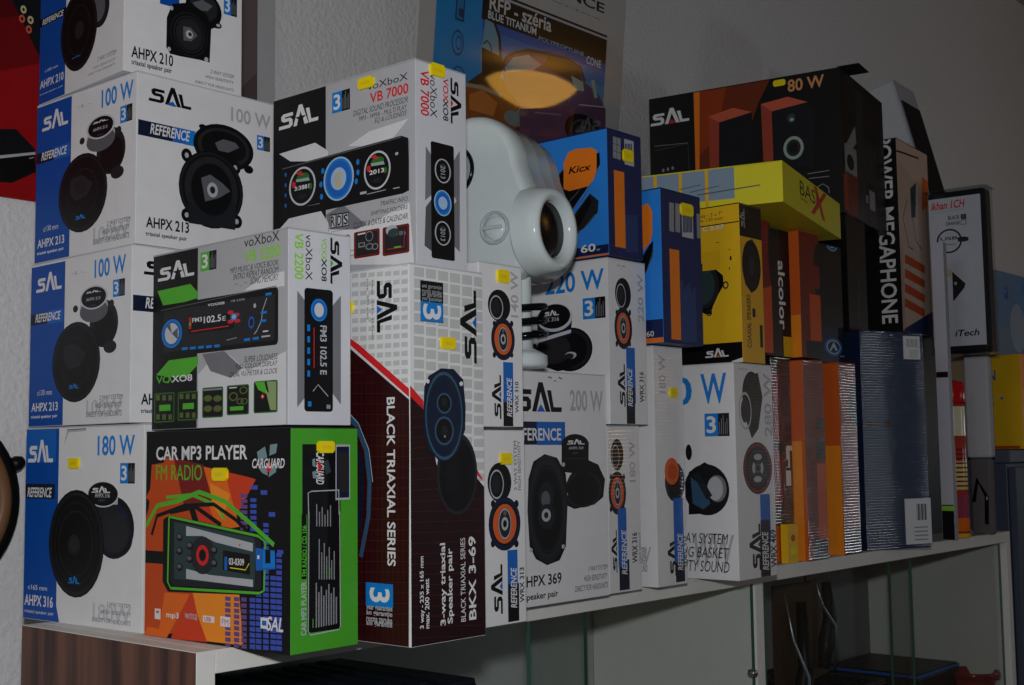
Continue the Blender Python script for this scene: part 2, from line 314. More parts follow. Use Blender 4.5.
ART = {
('A210', 'L'): [('R',0,0,564,1470,'blue'), ('R',0,830,568,915,'black'), ('T','REFERENCE',53,841,511,901,'white',0,'bi'), ('T','c100 mm',129,323,409,353,'white',0,''), ('T','AHPX 210',26,165,534,252,'white',0,'b'), ('T','triaxial speaker pair',29,93,524,115,'white',0,''), ('E',1251,729,184,198,'dg2'), ('E',1227,735,127,140,'mg'), ('E',832,605,372,415,'black'), ('O',832,605,354,394,95,'dg2'), ('E',832,605,299,332,'black'), ('O',832,605,277,307,92,'black'), ('O',832,605,233,257,95,'dg2'), ('E',847,602,92,88,'dg'), ('S',703,333,897,347,'cyan','cyan',0,0), ('T','2 WAY SYSTEM',1219,193,1576,237,'mg',0,''), ('T','HIGH SENSITIVITY',1133,135,1569,158,'mg',0,''), ('T','DIRECT FOR HEADUNITS',1035,89,1556,110,'mg',0,'')],
('A210', 'F'): [('R',383,747,598,888,'blue'), ('E',876,806,211,193,'black'), ('E',876,831,161,142,'dg'), ('P',[746,850,861,905,978,870,920,804,804,788],'mg'), ('E',1023,687,65,36,'black'), ('E',1047,687,24,16,'lg2'), ('P',[459,626,521,780,718,843,914,764,965,647,948,282,838,284,611,271,499,272,457,325],'black'), ('E',488,317,19,22,'lg2'), ('E',910,305,23,23,'lg2'), ('E',511,734,19,23,'lg2'), ('E',712,515,224,234,'black'), ('O',712,515,213,222,95,'dg2'), ('E',712,515,179,187,'dg'), ('O',712,515,165,173,92,'black'), ('O',712,515,138,145,95,'dg2'), ('P',[641,582,723,588,806,525,735,450,647,439],'mg'), ('E',712,515,40,42,'lg2'), ('E',719,517,20,21,'dg'), ('K',1111,825,1269,1017,'cyan',0), ('T','AHPX 210',83,147,535,262,'black',0,'b'), ('T','triaxial speaker pair',84,64,523,129,'black',0,'b'), ('T','2 WAY SYSTEM',960,175,1241,213,'dg',0,'i'), ('T','HIGH SENSITIVITY',903,116,1236,147,'dg',0,'i'), ('T','DIRECT FOR HEADUNITS',783,40,1237,69,'dg',0,'i')],
('A213L', 'L'): [('R',0,0,673,1635,'blue'), ('S',111,1366,609,1556,'white','white',0,0), ('R',0,1036,656,1148,'navyk'), ('R',344,1030,656,1166,'blue2'), ('T','REFERENCE',103,1059,599,1145,'white',0,'bi'), ('T','~ & .. ~ ..',788,1477,1067,1513,'lg',0,''), ('T','100 W',1220,1404,1772,1585,'cyan',0,'b'), ('K',1554,1191,1757,1355,'cyan',0), ('E',1398,954,253,228,'dg2'), ('E',1413,917,201,180,'black'), ('E',1215,1125,254,122,'lg2'), ('E',1216,1089,254,109,'mg'), ('E',1212,1222,255,117,'lgw'), ('E',1212,1222,224,102,'black'), ('S',1074,1267,1345,1290,'white','white',0,0), ('T','AHPX 213',1076,1193,1333,1223,'lg2',0,'b'), ('T','100W',1156,1137,1255,1151,'mg',0,''), ('E',1530,1134,44,38,'dg'), ('E',879,1137,47,35,'dg'), ('E',1514,726,113,62,'dg2'), ('E',901,614,446,394,'black'), ('O',901,614,424,374,95,'dg2'), ('E',901,614,359,315,'black'), ('O',901,614,332,291,92,'black'), ('O',901,614,279,244,95,'dg2'), ('P',[683,775,881,799,1092,688,981,573,772,547,674,639],'dg'), ('P',[742,734,882,750,1023,685,943,607,794,595],'dg2'), ('S',783,355,968,403,'cyan','cyan',0,0), ('T','c130 mm',172,313,457,369,'white',0,''), ('T','AHPX 213',58,152,577,240,'white',0,'b'), ('T','triaxial speaker pair',50,76,572,116,'white',0,'b'), ('T','100W',1110,81,1742,235,(192,192,195),0,'b'), ('T','2 WAY SYSTEM',1344,227,1750,270,'mg',0,'i'), ('T','HIGH SENSITIVITY',1266,151,1743,198,'mg',0,'i'), ('T','DIRECT FOR HEADUNITS',1111,67,1736,121,'mg',0,'i')],
('A213U', 'F'): [('S',132,1391,611,1570,'black','blue2',0,0), ('P',[321,1390,371,1425,440,1400,423,1386],'blue2'), ('R',17,1040,661,1189,'navyk'), ('R',398,1041,661,1189,'blue2'), ('R',541,1037,661,1189,'cyan'), ('T','REFERENCE',148,1072,598,1176,'white',0,'bi'), ('T','100 W',1086,1377,1589,1524,'ghost',0,'b'), ('K',1413,1141,1581,1295,'cyan',0), ('E',1002,1087,367,233,'black'), ('E',1002,1087,316,192,'dg'), ('E',1002,1093,274,158,'black'), ('P',[892,1118,993,1171,1138,1162,1188,1119,1056,1045,933,1047],'mg'), ('E',1307,914,59,42,'black'), ('E',747,1251,48,27,'black'), ('E',562,935,62,67,'black'), ('E',562,935,23,27,'lg2'), ('E',568,346,62,66,'black'), ('E',568,346,23,26,'lg2'), ('E',1164,358,67,68,'black'), ('E',1164,358,25,27,'lg2'), ('E',1140,904,67,69,'black'), ('E',1140,904,25,28,'lg2'), ('E',856,638,385,389,'black'), ('O',856,638,368,372,95,'dg2'), ('E',856,638,318,328,'dg'), ('R',582,507,1142,581,'dg2'), ('R',582,477,1142,550,'dg2'), ('R',583,447,1142,520,'dg2'), ('R',583,417,1143,489,'dg2'), ('R',583,388,1143,458,'dg2'), ('R',584,358,1143,427,'dg2'), ('R',584,328,1143,396,'dg2'), ('R',584,299,1144,366,'dg2'), ('R',585,269,1144,335,'dg2'), ('E',856,638,244,263,'black'), ('P',[728,736,835,786,977,724,1080,654,938,565,778,508],'mg'), ('E',864,635,64,74,'lg2'), ('E',864,635,32,37,'dg'), ('T','AHPX 213',111,166,593,272,'black',0,'b'), ('T','triaxial speaker pair',112,78,574,130,'black',0,'b')],
('A316', 'L'): [('R',0,0,606,1920,'blue'), ('P',[508,440,665,0,665,0,524,0],'blue'), ('R',0,1571,553,1916,'blue2'), ('S',45,1566,503,1792,'white','white',0,0), ('R',0,1203,545,1350,'navyk'), ('T','REFERENCE',44,1216,492,1315,'white',0,'bi'), ('P',[689,1727,750,1887,1075,1892,1063,1865,773,1857,718,1776],'lg2'), ('L',[742,1882,1075,1889],7,'dg'), ('T','180 W',1273,1624,1875,1816,'cyan',0,'b'), ('K',1648,1361,1881,1552,'cyan',0), ('E',1557,946,325,292,'black'), ('E',1545,934,279,245,'navyk'), ('E',1558,911,239,198,'dg'), ('O',1559,853,302,191,93,'dg2'), ('P',[1124,1241,1129,1061,1615,1071,1618,1246],'lg2'), ('P',[1126,1157,1129,1037,1615,1048,1620,1164],'dg2'), ('E',1374,1251,252,118,'lgw'), ('E',1374,1260,244,114,'black'), ('S',1190,1272,1495,1332,'white','white',0,0), ('T','AHPX 316',1242,1225,1488,1271,'lg2',0,'b'), ('T','180W',1305,1188,1416,1209,'mg',0,''), ('E',932,778,474,519,'black'), ('O',932,778,451,493,95,'dg2'), ('E',932,778,381,415,'black'), ('O',932,778,353,383,92,'black'), ('O',932,778,297,321,95,'dg2'), ('E',907,767,103,96,'dg'), ('O',907,767,94,87,80,'dg2'), ('O',932,778,359,398,98,'dg'), ('S',819,393,1010,465,'cyan','cyan',0,0), ('T','c165 mm',88,294,435,343,'white',0,''), ('T','AHPX 316',29,134,546,244,'white',0,'b'), ('T','triaxial speaker pair',32,52,564,95,'white',0,''), ('T','180W',1232,65,1852,230,(192,192,195),0,'b'), ('T','2 WAY SYSTEM',1454,218,1839,252,'mg',0,'i'), ('T','HIGH SENSITIVITY',1374,140,1853,177,'mg',0,'i'), ('T','DIRECT FOR HEADUNITS',1224,55,1843,97,'mg',0,'i')],
('MP3', 'L'): [('P',[0,636,90,1535,426,1566,759,960,720,78,0,0],'or_d'), ('P',[0,1234,315,1599,590,1565,380,1079],'or_d'), ('P',[536,1565,1513,1422,1586,1407,1172,911,811,1025],'red_o'), ('P',[751,1532,1166,1468,1370,1009,1070,969],'or_m'), ('P',[426,1598,857,1532,1017,1186,597,1147],'red_d'), ('P',[0,1034,96,1237,380,1079,218,782,0,702],'or_d'), ('P',[0,0,309,398,688,405,344,0,0,0],'or_m'), ('P',[688,421,1127,432,1281,32,453,9],'red_o'), ('P',[725,423,1375,447,1428,29,877,22],'or_l'), ('P',[688,421,796,240,939,15,410,2],'red_o'), ('P',[963,1374,1244,1283,1145,1064,991,1186],'or_l'), ('P',[0,445,335,496,232,71,0,81],'or_d'), ('R',1187,0,1261,30,'eqp'), ('R',1187,42,1261,78,'eqp'), ('R',1186,91,1260,127,'eqp'), ('R',1186,139,1260,175,'eqp'), ('R',1185,188,1259,224,'eqp'), ('R',1185,237,1259,272,'eqp'), ('R',1184,285,1258,321,'eqp'), ('R',1184,334,1258,370,'eqp'), ('R',1183,383,1257,418,'eqp'), ('R',1306,0,1379,37,'eqp'), ('R',1306,48,1379,85,'eqp'), ('R',1305,97,1378,133,'eqp'), ('R',1305,145,1378,181,'eqp'), ('R',1304,193,1377,229,'eqp'), ('R',1304,242,1377,277,'eqp'), ('R',1303,290,1376,325,'eqp'), ('R',1303,338,1376,374,'eqp'), ('R',1302,387,1376,422,'eqp'), ('R',1404,5,1476,41,'eqp'), ('R',1403,53,1476,89,'eqp'), ('R',1403,101,1475,137,'eqp'), ('R',1402,149,1475,185,'eqp'), ('R',1402,197,1474,232,'eqp'), ('R',1402,245,1474,280,'eqp'), ('R',1401,293,1474,328,'eqp'), ('R',1401,341,1473,376,'eqp'), ('R',1400,390,1473,424,'eqp'), ('R',1515,11,1586,47,'eqb'), ('R',1514,59,1586,95,'eqb'), ('R',1514,106,1585,142,'eqb'), ('R',1513,154,1585,190,'eqb'), ('R',1513,202,1585,237,'eqb'), ('R',1513,250,1584,285,'eqb'), ('R',1512,297,1584,332,'eqb'), ('R',1512,345,1583,380,'eqb'), ('R',1512,393,1583,428,'eqb'), ('R',1596,15,1666,50,'eqb'), ('R',1595,62,1666,98,'eqb'), ('R',1595,110,1666,145,'eqb'), ('R',1595,157,1665,192,'eqb'), ('R',1594,205,1665,240,'eqb'), ('R',1594,252,1665,287,'eqb'), ('R',1594,300,1664,334,'eqb'), ('R',1593,347,1664,382,'eqb'), ('R',1593,395,1664,429,'eqb'), ('R',1593,443,1663,477,'eqb'), ('R',1690,19,1760,55,'eqb'), ('R',1690,67,1760,102,'eqb'), ('R',1689,114,1759,149,'eqb'), ('R',1689,161,1759,196,'eqb'), ('R',1689,208,1759,243,'eqb'), ('R',1688,255,1758,290,'eqb'), ('R',1688,303,1758,337,'eqb'), ('R',1688,350,1758,384,'eqb'), ('R',1688,398,1758,432,'eqb'), ('R',1687,445,1757,479,'eqb'), ('R',1687,492,1757,526,'eqb'), ('R',1687,540,1757,573,'eqb'), ('R',1686,587,1757,621,'eqb'), ('R',1686,635,1756,668,'eqb'), ('R',1686,683,1756,716,'eqb'), ('R',1685,730,1756,763,'eqb'), ('R',1685,778,1755,811,'eqb'), ('R',1685,826,1755,858,'eqb'), ('R',1685,874,1755,906,'eqb'), ('R',1684,921,1755,954,'eqb'), ('R',1684,969,1754,1001,'eqb'), ('R',1684,1017,1754,1049,'eqb'), ('R',1783,24,1852,59,'eqb'), ('R',1783,71,1852,106,'eqb'), ('R',1783,118,1852,153,'eqb'), ('R',1782,165,1852,200,'eqb'), ('R',1782,212,1851,246,'eqb'), ('R',1782,259,1851,293,'eqb'), ('R',1782,306,1851,340,'eqb'), ('R',1781,353,1851,387,'eqb'), ('R',1781,400,1850,434,'eqb'), ('R',1781,447,1850,481,'eqb'), ('R',1781,494,1850,528,'eqb'), ('R',1780,542,1850,575,'eqb'), ('R',1780,589,1850,622,'eqb'), ('R',1857,27,1926,62,'eqb'), ('R',1857,74,1925,109,'eqb'), ('R',1857,121,1925,155,'eqb'), ('R',1856,167,1925,202,'eqb'), ('R',1856,214,1925,248,'eqb'), ('R',1856,261,1925,295,'eqb'), ('R',1856,308,1924,342,'eqb'), ('R',1855,354,1924,388,'eqb'), ('R',1855,401,1924,435,'eqb'), ('R',1855,448,1924,482,'eqb'), ('R',1855,495,1924,529,'eqb'), ('R',1855,542,1923,576,'eqb'), ('R',1854,589,1923,622,'eqb'), ('R',1854,636,1923,669,'eqb'), ('R',1854,684,1923,716,'eqb'), ('R',1854,731,1923,763,'eqb'), ('R',1853,778,1922,810,'eqb'), ('R',1383,1253,1475,1285,'eqp'), ('R',1383,1208,1476,1239,'eqp'), ('R',1384,1162,1476,1194,'eqp'), ('R',1384,1116,1476,1148,'eqp'), ('R',1384,1070,1477,1103,'eqp'), ('R',1385,1024,1477,1057,'eqp'), ('R',1385,979,1478,1012,'eqp'), ('R',1515,1219,1596,1250,'eqb'), ('R',1515,1170,1597,1202,'eqb'), ('R',1515,1122,1597,1153,'eqb'), ('R',1516,1073,1597,1105,'eqb'), ('R',1516,1025,1598,1057,'eqb'), ('R',1517,976,1598,1009,'eqb'), ('R',1524,1322,1610,1359,'eqb'), ('R',1649,1281,1734,1318,'eqb'), ('R',1754,1103,1838,1140,'eqb'), ('R',1867,803,1941,836,'eqb'), ('L',[16,978,183,1166,487,1210,807,1294,1169,1220,1516,1043,1825,873],40,'green'), ('L',[321,1240,702,1270,1068,1181,1171,1065],30,'green'), ('L',[103,902,184,1074,596,1173,1017,1192,1320,1068,1517,952],35,'black'), ('L',[379,1111,756,1166,1121,1017],40,'black'), ('R',0,648,330,760,'black'), ('P',[280,1044,380,1085,1637,956,1701,481,1640,454,364,408,280,493],'black'), ('L',[369,1072,1622,940,1717,893,1701,496,1640,472,402,442,357,497,369,1072],22,'green'), ('P',[402,1047,1622,925,1670,882,1663,503,1592,493,434,469,390,515],'dg2'), ('P',[447,1028,1565,923,1589,879,1578,519,455,528],'dgg'), ('P',[626,995,1556,878,1556,809,1046,869,865,916,627,909],'lg2'), ('P',[632,623,973,587,1558,578,1559,518,633,537],'lg2'), ('E',867,750,175,163,'dg'), ('O',867,750,88,88,60,'redw'), ('E',867,750,42,44,'black'), ('E',530,896,49,35,'black'), ('E',525,902,32,19,'mg'), ('E',532,774,49,35,'black'), ('E',527,781,32,19,'mg'), ('E',535,634,48,35,'black'), ('E',529,640,32,19,'mg'), ('E',682,825,48,35,'black'), ('E',677,831,32,19,'mg'), ('E',684,711,48,35,'black'), ('E',678,717,32,19,'mg'), ('E',1032,800,46,34,'black'), ('E',1026,806,31,19,'mg'), ('E',1033,689,46,34,'black'), ('E',1028,695,31,19,'mg'), ('P',[1153,805,1518,783,1519,615,1155,639],'black'), ('T','03-0309',1235,686,1441,744,'white',0,'b'), ('R',1175,640,1214,752,'blue2'), ('L',[1250,662,1461,654,1509,710],8,'yel'), ('E',1381,857,10,9,'redw'), ('P',[1590,840,1839,829,1849,679,1596,654],'blue2'), ('P',[1685,823,1839,820,1840,690,1686,683],'cyan'), ('P',[1718,833,1783,830,1784,723,1718,720],'black'), ('R',1614,751,1642,782,'white'), ('T','CAR MP3 PLAYER',158,1574,1472,1698,'white',0,'b'), ('T','FM RADIO',161,1396,846,1532,'green',0,''), ('P',[1598,1635,1703,1680,1732,1589,1618,1559],'tealg'), ('P',[1769,1694,1863,1701,1845,1624,1760,1603],'tealg'), ('P',[1618,1505,1723,1528,1742,1438,1666,1462],'tealg'), ('P',[1770,1528,1854,1543,1845,1468,1752,1426],'tealg'), ('P',[1713,1528,1798,1552,1780,1474,1733,1468],'redw'), ('T','CARGUARD',1537,1499,1956,1581,'white',0,'bi'), ('T','mp3',341,169,525,233,'white',0,'b'), ('R',163,156,251,249,'white'), ('R',184,209,229,232,'or_m'), ('T','wma',612,189,796,240,'lg2',0,''), ('R',875,183,1038,238,'white'), ('T','USB',896,191,988,228,'or_d',0,'b'), ('R',1120,165,1254,248,'white'), ('T','FM',1140,178,1230,228,'or_d',0,''), ('T','SAL',1731,176,1943,292,'white',0,'bi'), ('R',1656,188,1749,278,'white'), ('R',1675,213,1731,253,'blue2')],
('MP3', 'F'): [('R',123,1120,492,1694,'black'), ('R',178,155,542,1231,'black'), ('R',486,1224,651,1689,'lg2'), ('R',497,1241,640,1672,'navyk'), ('R',514,1290,623,1626,'dg'), ('L',[190,1117,184,1293,222,1306,525,1307],9,'lg2'), ('L',[520,1307,525,1102],9,'lg2'), ('L',[193,1141,186,170,213,139,518,149,538,167,531,1127],9,'lg2'), ('R',116,595,169,1122,'black'), ('T','FM RADIO / CD 106',122,619,169,1030,'green',90,'b'), ('T','CAR MP3 PLAYER',112,143,169,574,'lg2',90,'b'), ('R',266,191,279,555,'lg'), ('R',293,192,307,477,'lg'), ('R',320,193,334,522,'lg'), ('R',347,194,361,444,'lg'), ('R',375,195,388,488,'lg'), ('R',402,196,416,533,'lg'), ('R',429,197,443,454,'lg'), ('R',457,198,471,499,'lg'), ('R',485,200,499,420,'lg'), ('R',298,580,309,910,'lg'), ('R',326,577,336,800,'lg'), ('R',353,575,364,874,'lg'), ('R',380,573,391,763,'lg'), ('R',408,571,419,837,'lg'), ('R',435,568,446,726,'lg'), ('R',463,566,474,801,'lg'), ('R',271,1015,282,1199,'lg'), ('R',301,1013,312,1134,'lg'), ('R',331,1012,342,1172,'lg'), ('R',361,1010,372,1107,'lg'), ('R',391,1008,402,1145,'lg'), ('R',422,1007,433,1183,'lg'), ('L',[419,578,419,666],8,'green'), ('L',[237,194,237,265],8,'green'), ('T','CARGUARD',271,1360,358,1628,'white',-90,'bi'), ('P',[230,1567,260,1577,265,1504,233,1515],'tealg'), ('P',[230,1464,265,1474,284,1411,238,1412],'tealg'), ('P',[287,1545,320,1545,331,1472,298,1479],'redw'), ('P',[353,1545,403,1565,436,1460,380,1440],'dgg')],
('VB2200', 'L'): [('R',0,0,744,1635,'black'), ('P',[1453,1161,1732,1259,2020,1268,2021,1145],'white'), ('P',[762,477,981,613,1235,627,1508,467,2046,604,2048,0,770,0],'whitew'), ('P',[823,653,1159,661,1435,500,1263,422,956,497],'mgs'), ('P',[76,1289,626,1302,751,1211,752,1163,195,1121],'green'), ('P',[70,507,284,631,760,639,761,567,558,457],'green'), ('R',124,665,1938,1147,'black',40), ('L',[138,1101,1910,1156],7,'mg'), ('R',192,708,1892,1090,'dg'), ('E',330,874,189,142,'black'), ('E',330,874,172,133,'cyan'), ('E',330,874,145,114,'blue2'), ('E',330,874,117,96,'lgw'), ('P',[330,874,429,922,431,812],'mg'), ('P',[330,874,232,953,300,969],'mg'), ('R',606,848,1306,986,'black'), ('T','FM3',664,947,818,988,'white',0,'b'), ('T','102.5',846,926,1115,987,'white',0,'b'), ('T','E',1136,927,1186,967,'white',0,''), ('L',[644,869,1233,875],9,'redw'), ('R',611,893,647,996,'redw'), ('R',610,924,648,948,'green'), ('E',1256,990,45,18,'redw'), ('E',1347,962,45,17,'redw'), ('E',1357,909,44,17,'redw'), ('E',1257,911,45,18,'redw'), ('E',1307,948,50,32,'cyan'), ('E',1307,948,30,20,'lg2'), ('R',499,710,592,734,'cyan'), ('R',630,707,721,731,'cyan'), ('R',759,705,848,729,'cyan'), ('R',886,702,974,726,'cyan'), ('R',1010,700,1097,724,'cyan'), ('T','VOXX08',907,1071,1164,1095,'white',0,'b'), ('T','VB 2200',1255,1078,1463,1096,'lg2',0,''), ('L',[1199,752,1349,765],8,'lg'), ('L',[1780,1067,1720,965,1706,881,1640,801,1602,775],9,'lg2'), ('E',1563,878,43,52,'blue2'), ('E',1563,878,29,34,'dg2'), ('E',1610,1017,19,20,'lg2'), ('R',1761,1088,1846,1109,'cyan'), ('R',1696,938,1781,959,'cyan'), ('R',1687,868,1772,889,'cyan'), ('R',1583,728,1669,750,'cyan'), ('R',1457,725,1544,748,'cyan'), ('R',1726,783,1801,794,'white'), ('R',1707,739,1829,753,'lg2'), ('S',86,1376,687,1540,'white','white',0,1), ('K',786,1395,1035,1565,'green',0), ('T','voXboX',1450,1533,1950,1619,'black',0,''), ('T','VB 2200',1451,1399,1964,1505,'lime',0,'b'), ('T','MP3 MUSIC & VOICE BOOK',1243,1328,1942,1378,'dg',0,'i'), ('T','INTRO REPEAT RANDOM',1294,1267,1942,1319,'dg',0,'i'), ('T','SONG MEMORY',1541,1204,1942,1262,'dg',0,'i'), ('T','~ .. ~',1314,1198,1501,1237,'lg',0,''), ('T','VO',71,426,309,494,'green',0,'b'), ('T','X',265,423,353,504,'green',0,'b'), ('T','XO8',333,426,671,488,'white',0,'b'), ('T','SUPER LOUDNESS',1459,544,1932,595,'dg',0,'i'), ('T','FULL COLOUR DISPLAY',1336,494,1932,534,'dg',0,'i'), ('T','DUAL VU-METER & CLOCK',1253,429,1932,472,'dg',0,'i'), ('R',44,67,384,338,'green_d',20), ('R',61,79,368,326,'black',15), ('R',130,172,318,228,'green'), ('R',79,94,141,144,'olive'), ('R',75,271,137,320,'olive'), ('R',184,91,245,141,'olive'), ('R',180,267,241,316,'olive'), ('R',287,89,347,137,'olive'), ('R',284,263,344,312,'olive'), ('R',439,75,764,334,'green_d',20), ('R',455,87,749,323,'black',15), ('R',521,176,701,229,'green'), ('R',472,101,531,148,'olive'), ('R',469,270,528,317,'olive'), ('R',572,98,630,145,'olive'), ('R',569,266,628,313,'olive'), ('R',671,96,728,142,'olive'), ('R',668,263,726,309,'olive'), ('R',831,88,1153,355,'green_d',20), ('R',847,100,1138,344,'black',15), ('E',922,169,65,28,'olive'), ('E',1069,165,64,28,'olive'), ('E',921,259,65,28,'olive'), ('E',1067,253,64,28,'olive'), ('R',849,327,1133,342,'lg'), ('R',1206,101,1533,358,'green_d',20), ('R',1221,112,1519,347,'black',15), ('R',1256,140,1454,174,'green'), ('O',1452,308,59,32,70,'olive'), ('O',1305,260,66,38,70,'olive'), ('O',1404,216,52,27,70,'olive'), ('O',1463,214,52,27,70,'olive'), ('L',[1244,336,1354,336],9,'white'), ('R',1598,106,1933,375,'green_d',20), ('R',1612,117,1919,365,'black',15), ('P',[1615,368,1749,367,1800,255,1665,303],'green'), ('P',[1783,366,1915,362,1916,119,1851,169],'sage'), ('P',[1767,299,1867,238,1907,125,1835,127],'sage'), ('E',1726,244,23,20,'redw'), ('E',1726,244,9,8,'white')],
('VB2200', 'F'): [('T','VB 2200',65,1204,158,1594,'lime',-90,'b'), ('T','voXboX',179,1206,249,1591,'black',-90,''), ('T','VOXX',345,1387,403,1580,'lime',-90,'b'), ('T','XO8',345,1210,402,1405,'dg',-90,'b'), ('S',442,1196,570,1591,'black','green',-90,0), ('P',[93,1109,169,1037,170,222,95,143],'mgs'), ('P',[555,1105,464,1011,463,271,553,173],'mgs'), ('R',167,111,467,1141,'black',30), ('E',320,963,86,96,'cyan'), ('E',320,963,71,82,'blue2'), ('E',320,963,50,60,'lgw'), ('T','FM3 102.5 E',331,422,402,836,'lg2',-90,'b'), ('L',[267,813,268,475],8,'redw'), ('R',197,780,225,833,'cyan'), ('R',198,685,225,737,'cyan'), ('R',198,590,225,642,'cyan'), ('R',198,495,226,547,'cyan'), ('R',198,400,226,451,'cyan'), ('L',[257,279,310,337,416,241],7,'lg2'), ('R',205,153,240,195,'cyan'), ('R',399,137,441,171,'lg')],
('VB7000', 'L'): [('R',0,205,767,1820,'black'), ('P',[92,1268,617,1289,798,1182,798,1082,260,1169],'whitew'), ('P',[1075,1180,1353,1266,1852,1292,1662,1153,1353,1133],'whitew'), ('P',[238,619,699,631,798,504,798,414,95,532],'whitew'), ('P',[798,414,944,574,1181,513,1307,409,1858,551,1912,0,798,115],'white'), ('P',[767,583,1000,650,1308,424,1181,396,833,439],'mgs'), ('P',[121,1122,1763,1156,1850,1121,1858,656,1779,639,124,622],'black'), ('L',[141,1113,1763,1144],9,'mg'), ('L',[1858,1105,1855,665],6,'mg'), ('E',434,903,193,185,'lgw'), ('E',434,903,170,166,'black'), ('E',443,988,92,43,'green_d'), ('P',[331,1036,415,1054,452,1005],'redw'), ('P',[340,979,526,976,545,942,350,953],'lgg'), ('T','3:3881',322,871,535,913,'white',0,'b'), ('E',434,805,65,25,'dg2'), ('E',312,934,28,31,'redw'), ('E',554,886,23,31,'green_d'), ('E',1456,897,172,175,'lgw'), ('E',1456,897,152,157,'black'), ('E',1464,978,82,41,'green_d'), ('P',[1365,1023,1440,1040,1473,994],'redw'), ('P',[1373,969,1539,966,1555,934,1381,944],'lgg'), ('T','2013',1356,866,1546,906,'white',0,'b'), ('E',1455,805,58,23,'dg2'), ('E',1347,926,25,29,'redw'), ('E',1563,881,20,29,'green_d'), ('E',944,897,208,204,'lgb'), ('E',944,897,187,189,'cyan'), ('E',944,897,165,168,'blue2'), ('E',944,897,105,105,'lgb'), ('E',944,927,44,36,'sand'), ('E',944,855,48,39,'sand'), ('E',913,901,31,42,'lg2'), ('E',699,879,23,27,'cyan'), ('E',708,763,22,27,'cyan'), ('E',726,1003,22,27,'cyan'), ('E',1204,1011,21,27,'cyan'), ('E',1204,916,21,27,'cyan'), ('E',1182,837,21,27,'cyan'), ('E',189,1049,14,22,'blue2'), ('E',189,949,14,22,'blue2'), ('E',190,849,14,22,'blue2'), ('E',190,750,14,22,'blue2'), ('E',1706,1005,20,14,'lg2'), ('R',1659,696,1740,704,'lg2'), ('R',1233,706,1317,729,'lg2'), ('L',[1325,698,1566,704],6,'lg2'), ('T','VOXX08',508,700,681,706,'lg2',0,''), ('S',91,1499,663,1695,'white','white',0,1), ('K',856,1520,1099,1715,'cyan',0), ('T','voXboX',1334,1644,1847,1709,'black',0,''), ('T','VB 7000',1363,1520,1855,1616,'redw',0,'b'), ('T','DIGITAL SOUND PROCESSOR',1141,1440,1846,1494,'dg',0,'i'), ('T','MP3 - WMA - MULTI PLAY',1218,1382,1837,1426,'dg',0,'i'), ('T','EQ & LOUDNESS',1425,1320,1833,1373,'dg',0,'i'), ('R',824,447,908,579,'dg'), ('R',833,457,900,565,'lgw'), ('T','R',838,463,895,560,'black',0,'b'), ('R',913,444,996,576,'dg'), ('R',921,455,987,563,'lgw'), ('T','D',926,461,983,557,'black',0,'b'), ('R',1000,442,1083,574,'dg'), ('R',1009,453,1074,560,'lgw'), ('T','S',1013,458,1070,555,'black',0,'b'), ('T','RADIO DATA SYSTEM',842,409,1078,420,'dg',0,''), ('T','TRAFFIC INFO',1495,567,1838,608,'dg',0,'i'), ('T','SHIFTING FOLDERS',1371,497,1838,534,'dg',0,'i'), ('T','CLOCK & DATE & CALENDAR',1146,409,1837,461,'dg',0,'i'), ('R',833,111,1095,363,'red_d',20), ('R',859,132,1069,342,'dg',10), ('O',1000,297,52,47,85,'lg'), ('R',895,203,982,246,'lg'), ('R',908,213,969,239,'dg'), ('O',1043,198,52,29,75,'lg'), ('O',1120,189,43,29,75,'lg'), ('L',[886,326,991,328],12,'white'), ('R',1150,130,1486,372,'red_d',20), ('R',1175,151,1461,352,'dg',10), ('O',1353,313,50,46,85,'lg'), ('R',1210,226,1294,268,'lg'), ('R',1222,236,1282,261,'dg'), ('O',1353,221,50,29,75,'lg'), ('O',1427,212,41,29,75,'lg'), ('L',[1202,346,1303,349],12,'white'), ('R',1521,112,1856,368,'red_d',20), ('R',1546,132,1832,348,'dg',10), ('E',1636,333,72,46,'lg2'), ('E',1660,307,72,40,'dgg'), ('L',[1579,169,1791,167,1800,318],6,'redw'), ('R',1668,170,1756,182,'green'), ('T','~ 88 x',1692,275,1816,311,'lg',0,'')],
('VB7000', 'F'): [('T','VB 7000',62,1325,171,1734,'redw',-90,'b'), ('T','voXboX',183,1331,269,1721,'black',-90,''), ('T','VOX',349,1498,418,1719,'redw',-90,'b'), ('T','XO8',347,1329,416,1524,'dg',-90,'b'), ('S',447,1319,588,1738,'black','redw',-90,0), ('P',[124,1056,204,978,200,640,111,570],'mgs'), ('P',[118,514,208,612,203,128,99,172],'dgs'), ('P',[562,1090,467,971,464,679,513,628,462,562,466,215,549,167],'mgs'), ('R',186,75,482,1114,'black',20), ('E',337,868,104,110,'lg2'), ('E',337,868,87,99,'black'), ('E',338,909,41,23,'dgg'), ('T','2013',308,800,367,913,'lg2',-90,''), ('E',331,308,103,109,'lg2'), ('E',331,308,87,98,'black'), ('E',331,348,41,23,'dgg'), ('T','2013',301,242,360,352,'lg2',-90,''), ('E',334,579,112,116,'lgb'), ('E',334,579,99,107,'cyan'), ('E',334,579,83,89,'blue2'), ('E',334,579,58,58,'lgb')],
